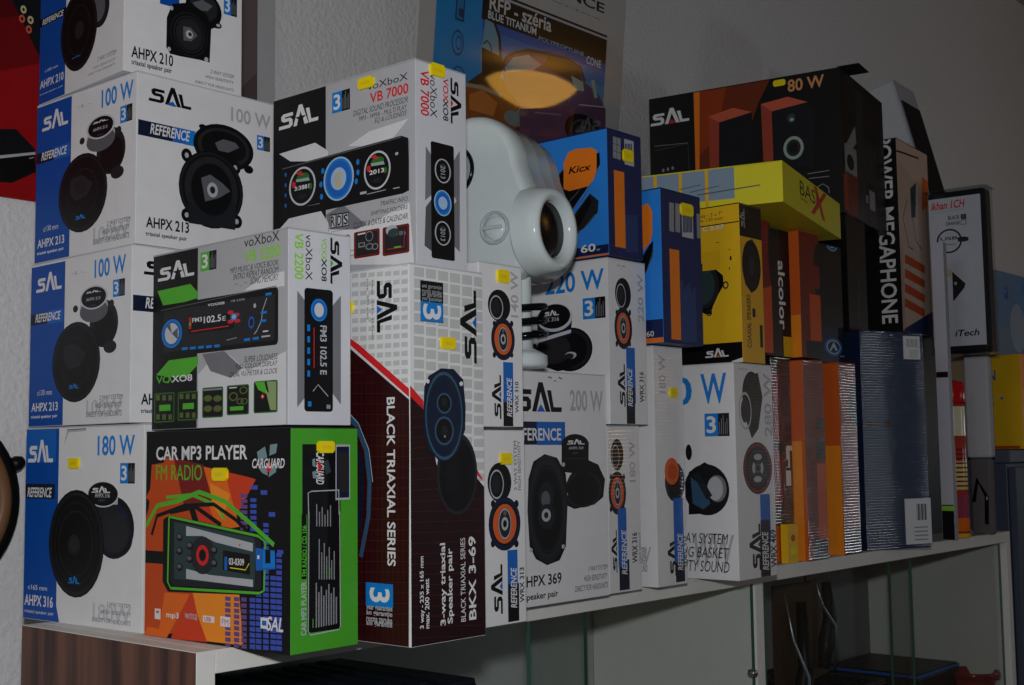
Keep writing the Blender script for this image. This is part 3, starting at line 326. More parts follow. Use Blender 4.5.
('BKX', 'L'): [('R',1176,3230,1259,3230,'tilew'), ('R',1285,3230,1367,3230,'tilew'), ('R',1392,3229,1473,3230,'tilew'), ('R',1499,3222,1579,3230,'tilew'), ('R',1604,3216,1683,3230,'tilew'), ('R',1707,3210,1785,3230,'tilew'), ('R',1810,3203,1887,3230,'tilew'), ('R',1175,3161,1258,3202,'tilew'), ('R',1284,3155,1366,3196,'tilew'), ('R',1392,3149,1473,3189,'tilew'), ('R',1498,3143,1578,3183,'tilew'), ('R',1603,3137,1682,3177,'tilew'), ('R',1707,3131,1785,3171,'tilew'), ('R',1809,3126,1886,3165,'tilew'), ('R',1175,3081,1258,3122,'tilew'), ('R',1284,3075,1366,3116,'tilew'), ('R',1392,3070,1472,3110,'tilew'), ('R',1498,3064,1578,3104,'tilew'), ('R',1603,3059,1682,3099,'tilew'), ('R',1706,3053,1784,3093,'tilew'), ('R',1809,3048,1886,3088,'tilew'), ('R',1175,3000,1258,3042,'tilew'), ('R',1284,2995,1366,3036,'tilew'), ('R',1391,2990,1472,3031,'tilew'), ('R',1497,2985,1577,3026,'tilew'), ('R',1602,2980,1681,3021,'tilew'), ('R',1706,2976,1784,3016,'tilew'), ('R',1808,2971,1885,3011,'tilew'), ('R',1175,2920,1257,2962,'tilew'), ('R',1284,2915,1365,2957,'tilew'), ('R',1391,2911,1472,2952,'tilew'), ('R',1497,2906,1577,2947,'tilew'), ('R',1602,2902,1681,2943,'tilew'), ('R',1705,2898,1783,2938,'tilew'), ('R',1807,2893,1884,2934,'tilew'), ('R',1175,2840,1257,2882,'tilew'), ('R',1283,2836,1365,2877,'tilew'), ('R',1391,2832,1471,2873,'tilew'), ('R',1497,2828,1576,2869,'tilew'), ('R',1601,2824,1680,2865,'tilew'), ('R',1705,2820,1782,2861,'tilew'), ('R',1807,2816,1884,2857,'tilew'), ('R',1174,2760,1257,2802,'tilew'), ('R',1283,2756,1365,2798,'tilew'), ('R',1390,2753,1471,2794,'tilew'), ('R',1496,2749,1576,2791,'tilew'), ('R',1601,2746,1679,2787,'tilew'), ('R',1704,2742,1782,2784,'tilew'), ('R',1806,2739,1883,2780,'tilew'), ('R',1174,2680,1257,2722,'tilew'), ('R',1283,2677,1364,2719,'tilew'), ('R',1390,2674,1470,2716,'tilew'), ('R',1496,2671,1575,2713,'tilew'), ('R',1600,2668,1679,2709,'tilew'), ('R',1704,2665,1781,2706,'tilew'), ('R',1806,2662,1882,2703,'tilew'), ('R',1174,2600,1256,2643,'tilew'), ('R',1282,2597,1364,2640,'tilew'), ('R',1390,2595,1470,2637,'tilew'), ('R',1495,2592,1575,2634,'tilew'), ('R',1600,2590,1678,2632,'tilew'), ('R',1703,2587,1781,2629,'tilew'), ('R',1805,2585,1882,2627,'tilew'), ('R',1174,2520,1256,2563,'tilew'), ('R',1282,2518,1364,2561,'tilew'), ('R',1389,2516,1470,2559,'tilew'), ('R',1495,2514,1574,2556,'tilew'), ('R',1599,2512,1678,2554,'tilew'), ('R',1702,2510,1780,2552,'tilew'), ('R',1804,2508,1881,2550,'tilew'), ('R',1173,2440,1256,2484,'tilew'), ('R',1282,2439,1363,2482,'tilew'), ('R',1389,2437,1469,2480,'tilew'), ('R',1495,2436,1574,2479,'tilew'), ('R',1599,2434,1677,2477,'tilew'), ('R',1702,2433,1780,2475,'tilew'), ('R',1804,2431,1880,2474,'tilew'), ('R',1173,2360,1255,2404,'tilew'), ('R',1281,2359,1363,2403,'tilew'), ('R',1388,2358,1469,2402,'tilew'), ('R',1494,2357,1573,2401,'tilew'), ('R',1598,2357,1677,2399,'tilew'), ('R',1701,2356,1779,2398,'tilew'), ('R',1803,2355,1880,2397,'tilew'), ('R',1173,2281,1255,2325,'tilew'), ('R',1281,2280,1362,2324,'tilew'), ('R',1388,2280,1468,2324,'tilew'), ('R',1494,2279,1573,2323,'tilew'), ('R',1598,2279,1676,2322,'tilew'), ('R',1701,2279,1778,2322,'tilew'), ('R',1803,2278,1879,2321,'tilew'), ('R',1173,2201,1255,2246,'tilew'), ('R',1281,2201,1362,2246,'tilew'), ('R',1388,2201,1468,2246,'tilew'), ('R',1493,2201,1573,2245,'tilew'), ('R',1597,2202,1676,2245,'tilew'), ('R',1700,2202,1778,2245,'tilew'), ('R',1802,2202,1879,2245,'tilew'), ('R',1172,2122,1255,2167,'tilew'), ('R',1281,2123,1362,2167,'tilew'), ('R',1387,2123,1468,2168,'tilew'), ('R',1493,2124,1572,2168,'tilew'), ('R',1597,2124,1675,2168,'tilew'), ('R',1700,2125,1777,2168,'tilew'), ('R',1801,2125,1878,2169,'tilew'), ('R',1172,2043,1254,2088,'tilew'), ('R',1280,2044,1361,2089,'tilew'), ('R',1387,2045,1467,2090,'tilew'), ('R',1492,2046,1572,2090,'tilew'), ('R',1596,2047,1675,2091,'tilew'), ('R',1699,2048,1777,2092,'tilew'), ('R',1801,2049,1877,2092,'tilew'), ('R',1172,1964,1254,2009,'tilew'), ('R',1280,1965,1361,2010,'tilew'), ('R',1387,1967,1467,2012,'tilew'), ('R',1492,1968,1571,2013,'tilew'), ('R',1596,1970,1674,2014,'tilew'), ('R',1699,1971,1776,2015,'tilew'), ('R',1800,1973,1877,2017,'tilew'), ('R',1172,1884,1254,1930,'tilew'), ('R',1280,1887,1361,1932,'tilew'), ('R',1386,1889,1466,1934,'tilew'), ('R',1492,1891,1571,1936,'tilew'), ('R',1596,1893,1674,1937,'tilew'), ('R',1698,1894,1775,1939,'tilew'), ('R',1800,1896,1876,1941,'tilew'), ('R',1171,1805,1254,1852,'tilew'), ('R',1279,1808,1360,1854,'tilew'), ('R',1386,1811,1466,1856,'tilew'), ('R',1491,1813,1570,1858,'tilew'), ('R',1595,1816,1673,1861,'tilew'), ('R',1698,1818,1775,1863,'tilew'), ('R',1799,1820,1875,1865,'tilew'), ('R',1171,1727,1253,1773,'tilew'), ('R',1279,1730,1360,1776,'tilew'), ('R',1386,1733,1466,1779,'tilew'), ('R',1491,1736,1570,1781,'tilew'), ('R',1595,1739,1673,1784,'tilew'), ('R',1697,1741,1774,1787,'tilew'), ('R',1798,1744,1875,1789,'tilew'), ('R',1171,1648,1253,1695,'tilew'), ('R',1279,1651,1360,1698,'tilew'), ('R',1385,1655,1465,1701,'tilew'), ('R',1490,1658,1569,1704,'tilew'), ('R',1594,1662,1672,1707,'tilew'), ('R',1697,1665,1774,1711,'tilew'), ('R',1798,1668,1874,1714,'tilew'), ('R',1171,1569,1253,1616,'tilew'), ('R',1279,1573,1359,1620,'tilew'), ('R',1385,1577,1465,1624,'tilew'), ('R',1490,1581,1569,1627,'tilew'), ('R',1594,1585,1672,1631,'tilew'), ('R',1696,1589,1773,1635,'tilew'), ('R',1797,1593,1873,1638,'tilew'), ('R',1171,1490,1252,1538,'tilew'), ('R',1278,1495,1359,1542,'tilew'), ('R',1385,1500,1464,1547,'tilew'), ('R',1490,1504,1568,1551,'tilew'), ('R',1593,1508,1671,1555,'tilew'), ('R',1696,1513,1773,1559,'tilew'), ('R',1797,1517,1873,1563,'tilew'), ('R',1170,1412,1252,1460,'tilew'), ('R',1278,1417,1359,1465,'tilew'), ('R',1384,1422,1464,1469,'tilew'), ('R',1489,1427,1568,1474,'tilew'), ('R',1593,1432,1671,1478,'tilew'), ('R',1695,1437,1772,1483,'tilew'), ('R',1796,1441,1872,1487,'tilew'), ('R',1170,1334,1252,1382,'tilew'), ('R',1278,1339,1358,1387,'tilew'), ('R',1384,1345,1464,1392,'tilew'), ('R',1489,1350,1568,1397,'tilew'), ('R',1592,1355,1670,1402,'tilew'), ('R',1695,1361,1771,1407,'tilew'), ('R',1796,1366,1872,1412,'tilew'), ('R',1170,1255,1252,1304,'tilew'), ('R',1277,1261,1358,1310,'tilew'), ('R',1383,1267,1463,1315,'tilew'), ('R',1488,1273,1567,1321,'tilew'), ('R',1592,1279,1670,1326,'tilew'), ('R',1694,1285,1771,1332,'tilew'), ('R',1795,1290,1871,1337,'tilew'), ('P',[891,2750,1161,2585,1900,2080,1873,0,888,0],'maroon'), ('P',[891,2784,1134,2620,1900,2144,1900,2055,1134,2549,891,2716],'whitew'), ('P',[891,2863,1134,2638,1266,2567,1900,2148,1900,2076,1134,2580,891,2772],'redw'), ('L',[1160,2463,1160,2379],4,'mar2'), ('L',[1160,2374,1160,2290],4,'mar2'), ('L',[1160,2286,1159,2202],4,'mar2'), ('L',[1159,2197,1159,2114],4,'mar2'), ('L',[1159,2109,1159,2026],4,'mar2'), ('L',[1159,2021,1159,1938],4,'mar2'), ('L',[1159,1933,1158,1850],4,'mar2'), ('L',[1158,1845,1158,1762],4,'mar2'), ('L',[1158,1757,1158,1674],4,'mar2'), ('L',[1158,1670,1158,1587],4,'mar2'), ('L',[1158,1582,1157,1499],4,'mar2'), ('L',[1157,1495,1157,1412],4,'mar2'), ('L',[1157,1408,1157,1325],4,'mar2'), ('L',[1157,1320,1157,1238],4,'mar2'), ('L',[1157,1233,1156,1151],4,'mar2'), ('L',[1156,1146,1156,1064],4,'mar2'), ('L',[1156,1060,1156,977],4,'mar2'), ('L',[1156,973,1156,891],4,'mar2'), ('L',[1156,886,1155,804],4,'mar2'), ('L',[1155,800,1155,718],4,'mar2'), ('L',[1155,713,1155,631],4,'mar2'), ('L',[1155,627,1155,545],4,'mar2'), ('L',[1155,541,1154,459],4,'mar2'), ('L',[1154,455,1154,373],4,'mar2'), ('L',[1154,369,1154,287],4,'mar2'), ('L',[1154,283,1154,202],4,'mar2'), ('L',[1154,197,1154,116],4,'mar2'), ('L',[1153,112,1153,31],4,'mar2'), ('L',[1153,26,1153,0],4,'mar2'), ('L',[1153,0,1153,0],4,'mar2'), ('L',[1153,0,1153,0],4,'mar2'), ('L',[1153,0,1152,0],4,'mar2'), ('L',[1152,0,1152,0],4,'mar2'), ('L',[1152,0,1152,0],4,'mar2'), ('L',[1229,2371,1229,2287],4,'mar2'), ('L',[1229,2282,1229,2199],4,'mar2'), ('L',[1229,2194,1228,2111],4,'mar2'), ('L',[1228,2107,1228,2023],4,'mar2'), ('L',[1228,2019,1228,1936],4,'mar2'), ('L',[1228,1931,1227,1848],4,'mar2'), ('L',[1227,1844,1227,1761],4,'mar2'), ('L',[1227,1756,1227,1673],4,'mar2'), ('L',[1227,1669,1226,1586],4,'mar2'), ('L',[1226,1582,1226,1499],4,'mar2'), ('L',[1226,1495,1226,1412],4,'mar2'), ('L',[1226,1408,1226,1325],4,'mar2'), ('L',[1226,1321,1225,1239],4,'mar2'), ('L',[1225,1234,1225,1152],4,'mar2'), ('L',[1225,1148,1225,1065],4,'mar2'), ('L',[1225,1061,1224,979],4,'mar2'), ('L',[1224,975,1224,893],4,'mar2'), ('L',[1224,888,1224,807],4,'mar2'), ('L',[1224,802,1224,721],4,'mar2'), ('L',[1224,716,1223,635],4,'mar2'), ('L',[1223,630,1223,549],4,'mar2'), ('L',[1223,545,1223,463],4,'mar2'), ('L',[1223,459,1222,378],4,'mar2'), ('L',[1222,373,1222,292],4,'mar2'), ('L',[1222,288,1222,207],4,'mar2'), ('L',[1222,203,1222,122],4,'mar2'), ('L',[1222,117,1221,36],4,'mar2'), ('L',[1221,32,1221,0],4,'mar2'), ('L',[1221,0,1221,0],4,'mar2'), ('L',[1221,0,1220,0],4,'mar2'), ('L',[1220,0,1220,0],4,'mar2'), ('L',[1220,0,1220,0],4,'mar2'), ('L',[1220,0,1220,0],4,'mar2'), ('L',[1298,2367,1297,2283],4,'mar2'), ('L',[1297,2279,1297,2196],4,'mar2'), ('L',[1297,2191,1297,2108],4,'mar2'), ('L',[1297,2104,1296,2021],4,'mar2'), ('L',[1296,2017,1296,1934],4,'mar2'), ('L',[1296,1929,1296,1846],4,'mar2'), ('L',[1296,1842,1295,1759],4,'mar2'), ('L',[1295,1755,1295,1672],4,'mar2'), ('L',[1295,1668,1295,1586],4,'mar2'), ('L',[1295,1581,1294,1499],4,'mar2'), ('L',[1294,1495,1294,1412],4,'mar2'), ('L',[1294,1408,1294,1326],4,'mar2'), ('L',[1294,1321,1293,1239],4,'mar2'), ('L',[1293,1235,1293,1153],4,'mar2'), ('L',[1293,1149,1293,1067],4,'mar2'), ('L',[1293,1063,1292,981],4,'mar2'), ('L',[1292,977,1292,895],4,'mar2'), ('L',[1292,891,1292,809],4,'mar2'), ('L',[1292,805,1291,724],4,'mar2'), ('L',[1291,719,1291,638],4,'mar2'), ('L',[1291,634,1291,553],4,'mar2'), ('L',[1291,548,1290,467],4,'mar2'), ('L',[1290,463,1290,382],4,'mar2'), ('L',[1290,378,1290,297],4,'mar2'), ('L',[1290,293,1289,212],4,'mar2'), ('L',[1289,208,1289,127],4,'mar2'), ('L',[1289,123,1289,42],4,'mar2'), ('L',[1289,38,1288,0],4,'mar2'), ('L',[1288,0,1288,0],4,'mar2'), ('L',[1288,0,1288,0],4,'mar2'), ('L',[1288,0,1287,0],4,'mar2'), ('L',[1287,0,1287,0],4,'mar2'), ('L',[1287,0,1287,0],4,'mar2'), ('L',[1366,2276,1365,2193],4,'mar2'), ('L',[1365,2188,1365,2106],4,'mar2'), ('L',[1365,2101,1364,2019],4,'mar2'), ('L',[1364,2014,1364,1932],4,'mar2'), ('L',[1364,1927,1364,1845],4,'mar2'), ('L',[1364,1841,1363,1758],4,'mar2'), ('L',[1363,1754,1363,1672],4,'mar2'), ('L',[1363,1667,1362,1585],4,'mar2'), ('L',[1362,1581,1362,1499],4,'mar2'), ('L',[1362,1494,1362,1412],4,'mar2'), ('L',[1362,1408,1361,1326],4,'mar2'), ('L',[1361,1322,1361,1240],4,'mar2'), ('L',[1361,1236,1361,1154],4,'mar2'), ('L',[1361,1150,1360,1069],4,'mar2'), ('L',[1360,1064,1360,983],4,'mar2'), ('L',[1360,979,1359,897],4,'mar2'), ('L',[1359,893,1359,812],4,'mar2'), ('L',[1359,808,1359,727],4,'mar2'), ('L',[1359,722,1358,641],4,'mar2'), ('L',[1358,637,1358,556],4,'mar2'), ('L',[1358,552,1358,471],4,'mar2'), ('L',[1358,467,1357,386],4,'mar2'), ('L',[1357,382,1357,301],4,'mar2'), ('L',[1357,297,1356,217],4,'mar2'), ('L',[1356,213,1356,132],4,'mar2'), ('L',[1356,128,1356,48],4,'mar2'), ('L',[1356,43,1355,0],4,'mar2'), ('L',[1355,0,1355,0],4,'mar2'), ('L',[1355,0,1355,0],4,'mar2'), ('L',[1355,0,1354,0],4,'mar2'), ('L',[1354,0,1354,0],4,'mar2'), ('L',[1354,0,1353,0],4,'mar2'), ('L',[1433,2272,1433,2190],4,'mar2'), ('L',[1433,2186,1432,2103],4,'mar2'), ('L',[1432,2099,1432,2016],4,'mar2'), ('L',[1432,2012,1431,1930],4,'mar2'), ('L',[1431,1925,1431,1843],4,'mar2'), ('L',[1431,1839,1430,1757],4,'mar2'), ('L',[1430,1753,1430,1671],4,'mar2'), ('L',[1430,1666,1430,1585],4,'mar2'), ('L',[1430,1580,1429,1499],4,'mar2'), ('L',[1429,1494,1429,1413],4,'mar2'), ('L',[1429,1408,1428,1327],4,'mar2'), ('L',[1428,1323,1428,1241],4,'mar2'), ('L',[1428,1237,1428,1156],4,'mar2'), ('L',[1428,1151,1427,1070],4,'mar2'), ('L',[1427,1066,1427,985],4,'mar2'), ('L',[1427,981,1426,900],4,'mar2'), ('L',[1426,895,1426,814],4,'mar2'), ('L',[1426,810,1425,729],4,'mar2'), ('L',[1425,725,1425,645],4,'mar2'), ('L',[1425,640,1425,560],4,'mar2'), ('L',[1425,555,1424,475],4,'mar2'), ('L',[1424,471,1424,390],4,'mar2'), ('L',[1424,386,1423,306],4,'mar2'), ('L',[1423,302,1423,222],4,'mar2'), ('L',[1423,217,1423,137],4,'mar2'), ('L',[1422,133,1422,53],4,'mar2'), ('L',[1422,49,1422,0],4,'mar2'), ('L',[1422,0,1421,0],4,'mar2'), ('L',[1421,0,1421,0],4,'mar2'), ('L',[1421,0,1420,0],4,'mar2'), ('L',[1420,0,1420,0],4,'mar2'), ('L',[1420,0,1420,0],4,'mar2'), ('L',[1499,2183,1499,2100],4,'mar2'), ('L',[1499,2096,1499,2014],4,'mar2'), ('L',[1499,2010,1498,1928],4,'mar2'), ('L',[1498,1924,1498,1842],4,'mar2'), ('L',[1498,1837,1497,1756],4,'mar2'), ('L',[1497,1751,1497,1670],4,'mar2'), ('L',[1497,1666,1496,1584],4,'mar2'), ('L',[1496,1580,1496,1498],4,'mar2'), ('L',[1496,1494,1495,1413],4,'mar2'), ('L',[1495,1409,1495,1327],4,'mar2'), ('L',[1495,1323,1494,1242],4,'mar2'), ('L',[1494,1238,1494,1157],4,'mar2'), ('L',[1494,1153,1493,1072],4,'mar2'), ('L',[1493,1067,1493,987],4,'mar2'), ('L',[1493,982,1493,902],4,'mar2'), ('L',[1493,898,1492,817],4,'mar2'), ('L',[1492,813,1492,732],4,'mar2'), ('L',[1492,728,1491,648],4,'mar2'), ('L',[1491,644,1491,563],4,'mar2'), ('L',[1491,559,1490,479],4,'mar2'), ('L',[1490,475,1490,395],4,'mar2'), ('L',[1490,390,1489,311],4,'mar2'), ('L',[1489,306,1489,227],4,'mar2'), ('L',[1489,222,1488,143],4,'mar2'), ('L',[1488,138,1488,59],4,'mar2'), ('L',[1488,55,1488,0],4,'mar2'), ('L',[1488,0,1487,0],4,'mar2'), ('L',[1487,0,1487,0],4,'mar2'), ('L',[1487,0,1486,0],4,'mar2'), ('L',[1486,0,1486,0],4,'mar2'), ('L',[1486,0,1485,0],4,'mar2'), ('L',[1566,2180,1565,2098],4,'mar2'), ('L',[1565,2094,1565,2012],4,'mar2'), ('L',[1565,2008,1564,1926],4,'mar2'), ('L',[1564,1922,1564,1840],4,'mar2'), ('L',[1564,1836,1563,1755],4,'mar2'), ('L',[1563,1750,1563,1669],4,'mar2'), ('L',[1563,1665,1562,1584],4,'mar2'), ('L',[1562,1579,1562,1498],4,'mar2'), ('L',[1562,1494,1561,1413],4,'mar2'), ('L',[1561,1409,1561,1328],4,'mar2'), ('L',[1561,1324,1560,1243],4,'mar2'), ('L',[1560,1239,1560,1158],4,'mar2'), ('L',[1560,1154,1559,1073],4,'mar2'), ('L',[1559,1069,1559,989],4,'mar2'), ('L',[1559,984,1558,904],4,'mar2'), ('L',[1558,900,1558,820],4,'mar2'), ('L',[1558,815,1557,735],4,'mar2'), ('L',[1557,731,1557,651],4,'mar2'), ('L',[1557,647,1556,567],4,'mar2'), ('L',[1556,563,1556,483],4,'mar2'), ('L',[1556,479,1555,399],4,'mar2'), ('L',[1555,395,1555,315],4,'mar2'), ('L',[1555,311,1554,231],4,'mar2'), ('L',[1554,227,1554,148],4,'mar2'), ('L',[1554,144,1553,64],4,'mar2'), ('L',[1553,60,1553,0],4,'mar2'), ('L',[1553,0,1552,0],4,'mar2'), ('L',[1552,0,1552,0],4,'mar2'), ('L',[1552,0,1551,0],4,'mar2'), ('L',[1551,0,1551,0],4,'mar2'), ('L',[1551,0,1550,0],4,'mar2'), ('L',[1631,2091,1631,2010],4,'mar2'), ('L',[1631,2005,1630,1924],4,'mar2'), ('L',[1630,1920,1630,1839],4,'mar2'), ('L',[1630,1834,1629,1753],4,'mar2'), ('L',[1629,1749,1628,1668],4,'mar2'), ('L',[1628,1664,1628,1583],4,'mar2'), ('L',[1628,1579,1627,1498],4,'mar2'), ('L',[1627,1494,1627,1413],4,'mar2'), ('L',[1627,1409,1626,1328],4,'mar2'), ('L',[1626,1324,1626,1244],4,'mar2'), ('L',[1626,1239,1625,1159],4,'mar2'), ('L',[1625,1155,1625,1075],4,'mar2'), ('L',[1625,1070,1624,990],4,'mar2'), ('L',[1624,986,1624,906],4,'mar2'), ('L',[1624,902,1623,822],4,'mar2'), ('L',[1623,818,1622,738],4,'mar2'), ('L',[1622,734,1622,654],4,'mar2'), ('L',[1622,650,1621,570],4,'mar2'), ('L',[1621,566,1621,487],4,'mar2'), ('L',[1621,482,1620,403],4,'mar2'), ('L',[1620,399,1620,320],4,'mar2'), ('L',[1620,315,1619,236],4,'mar2'), ('L',[1619,232,1619,153],4,'mar2'), ('L',[1619,149,1618,70],4,'mar2'), ('L',[1618,66,1618,0],4,'mar2'), ('L',[1618,0,1617,0],4,'mar2'), ('L',[1617,0,1617,0],4,'mar2'), ('L',[1617,0,1616,0],4,'mar2'), ('L',[1616,0,1616,0],4,'mar2'), ('L',[1616,0,1615,0],4,'mar2'), ('L',[1696,2088,1696,2007],4,'mar2'), ('L',[1696,2003,1695,1922],4,'mar2'), ('L',[1695,1918,1695,1837],4,'mar2'), ('L',[1695,1833,1694,1752],4,'mar2'), ('L',[1694,1748,1694,1667],4,'mar2'), ('L',[1694,1663,1693,1583],4,'mar2'), ('L',[1693,1578,1692,1498],4,'mar2'), ('L',[1692,1494,1692,1413],4,'mar2'), ('L',[1692,1409,1691,1329],4,'mar2'), ('L',[1691,1325,1691,1245],4,'mar2'), ('L',[1691,1240,1690,1160],4,'mar2'), ('L',[1690,1156,1689,1076],4,'mar2'), ('L',[1689,1072,1689,992],4,'mar2'), ('L',[1689,988,1688,908],4,'mar2'), ('L',[1688,904,1688,825],4,'mar2'), ('L',[1688,820,1687,741],4,'mar2'), ('L',[1687,737,1687,657],4,'mar2'), ('L',[1687,653,1686,574],4,'mar2'), ('L',[1686,570,1685,490],4,'mar2'), ('L',[1685,486,1685,407],4,'mar2'), ('L',[1685,403,1684,324],4,'mar2'), ('L',[1684,320,1684,241],4,'mar2'), ('L',[1684,237,1683,158],4,'mar2'), ('L',[1683,154,1683,75],4,'mar2'), ('L',[1683,71,1682,0],4,'mar2'), ('L',[1682,0,1681,0],4,'mar2'), ('L',[1681,0,1681,0],4,'mar2'), ('L',[1681,0,1680,0],4,'mar2'), ('L',[1680,0,1680,0],4,'mar2'), ('L',[1680,0,1679,0],4,'mar2'), ('L',[1761,2001,1760,1920],4,'mar2'), ('L',[1760,1916,1759,1836],4,'mar2'), ('L',[1759,1831,1759,1751],4,'mar2'), ('L',[1759,1747,1758,1666],4,'mar2'), ('L',[1758,1662,1758,1582],4,'mar2'), ('L',[1757,1578,1757,1498],4,'mar2'), ('L',[1757,1493,1756,1413],4,'mar2'), ('L',[1756,1409,1756,1329],4,'mar2'), ('L',[1756,1325,1755,1245],4,'mar2'), ('L',[1755,1241,1754,1161],4,'mar2'), ('L',[1754,1157,1754,1078],4,'mar2'), ('L',[1754,1074,1753,994],4,'mar2'), ('L',[1753,990,1753,910],4,'mar2'), ('L',[1753,906,1752,827],4,'mar2'), ('L',[1752,823,1751,744],4,'mar2'), ('L',[1751,739,1751,660],4,'mar2'), ('L',[1751,656,1750,577],4,'mar2'), ('L',[1750,573,1749,494],4,'mar2'), ('L',[1749,490,1749,411],4,'mar2'), ('L',[1749,407,1748,328],4,'mar2'), ('L',[1748,324,1748,246],4,'mar2'), ('L',[1748,242,1747,163],4,'mar2'), ('L',[1747,159,1746,81],4,'mar2'), ('L',[1746,76,1746,0],4,'mar2'), ('L',[1746,0,1745,0],4,'mar2'), ('L',[1745,0,1745,0],4,'mar2'), ('L',[1745,0,1744,0],4,'mar2'), ('L',[1744,0,1743,0],4,'mar2'), ('L',[1743,0,1743,0],4,'mar2'), ('L',[1825,1999,1824,1919],4,'mar2'), ('L',[1824,1914,1824,1834],4,'mar2'), ('L',[1824,1830,1823,1750],4,'mar2'), ('L',[1823,1746,1822,1666],4,'mar2'), ('L',[1822,1661,1822,1582],4,'mar2'), ('L',[1822,1577,1821,1498],4,'mar2'), ('L',[1821,1493,1820,1414],4,'mar2'), ('L',[1820,1409,1820,1330],4,'mar2'), ('L',[1820,1326,1819,1246],4,'mar2'), ('L',[1819,1242,1818,1163],4,'mar2'), ('L',[1818,1158,1818,1079],4,'mar2'), ('L',[1818,1075,1817,996],4,'mar2'), ('L',[1817,992,1816,913],4,'mar2'), ('L',[1816,908,1816,829],4,'mar2'), ('L',[1816,825,1815,746],4,'mar2'), ('L',[1815,742,1814,663],4,'mar2'), ('L',[1814,659,1814,581],4,'mar2'), ('L',[1814,577,1813,498],4,'mar2'), ('L',[1813,494,1812,415],4,'mar2'), ('L',[1812,411,1812,333],4,'mar2'), ('L',[1812,329,1811,250],4,'mar2'), ('L',[1811,246,1810,168],4,'mar2'), ('L',[1810,164,1810,86],4,'mar2'), ('L',[1810,82,1809,4],4,'mar2'), ('L',[1809,0,1808,0],4,'mar2'), ('L',[1808,0,1808,0],4,'mar2'), ('L',[1808,0,1807,0],4,'mar2'), ('L',[1807,0,1806,0],4,'mar2'), ('L',[1806,0,1806,0],4,'mar2'), ('L',[1140,2420,1205,2416],4,'mar2'), ('L',[1140,2327,1354,2316],4,'mar2'), ('L',[1140,2234,1500,2217],4,'mar2'), ('L',[1139,2141,1643,2121],4,'mar2'), ('L',[1139,2048,1783,2026],4,'mar2'), ('L',[1139,1956,1885,1934],4,'mar2'), ('L',[1139,1863,1884,1845],4,'mar2'), ('L',[1138,1771,1884,1757],4,'mar2'), ('L',[1138,1679,1883,1669],4,'mar2'), ('L',[1138,1587,1882,1581],4,'mar2'), ('L',[1138,1495,1881,1493],4,'mar2'), ('L',[1137,1403,1881,1405],4,'mar2'), ('L',[1137,1312,1880,1318],4,'mar2'), ('L',[1137,1220,1879,1230],4,'mar2'), ('L',[1137,1129,1878,1143],4,'mar2'), ('L',[1136,1037,1878,1056],4,'mar2'), ('L',[1136,946,1877,968],4,'mar2'), ('L',[1136,855,1876,881],4,'mar2'), ('L',[1136,764,1875,795],4,'mar2'), ('L',[1135,674,1875,708],4,'mar2'), ('L',[1135,583,1874,621],4,'mar2'), ('L',[1135,492,1873,534],4,'mar2'), ('L',[1135,402,1873,448],4,'mar2'), ('L',[1134,312,1872,362],4,'mar2'), ('L',[1134,222,1871,275],4,'mar2'), ('L',[1134,132,1870,189],4,'mar2'), ('L',[992,2027,1224,1866,1353,1646,1400,1365,1383,1065,1285,719],50,'steel'), ('L',[992,1938,1175,1779,1288,1538,1303,1278,1253,933],60,'navyk'), ('L',[1026,2048,1257,1876,1392,1645,1441,1366],8,'lgb'), ('T','BLACK TRIAXIAL SERIES',1619,660,1721,2088,'white',-90,'b'), ('R',1347,311,1686,507,'cyan'), ('T','3',1395,346,1645,467,'white',-90,'b'), ('T','year guarantee',1353,267,1678,319,'lg2',0,'b'), ('T','an garantie',1353,223,1678,276,'lg2',0,'b'), ('T','rocna zaruka',1353,178,1678,232,'lg2',0,'b'), ('T','ani garantie',1353,134,1677,189,'lg2',0,'b'), ('S',1499,2652,1756,3103,'black','blue2',-90,0), ('T','3 way . 235 x 165 mm',1428,2595,1457,3128,'dg',-90,''), ('T','max. 200 watt',1371,2775,1398,3134,'dg',-90,'')],
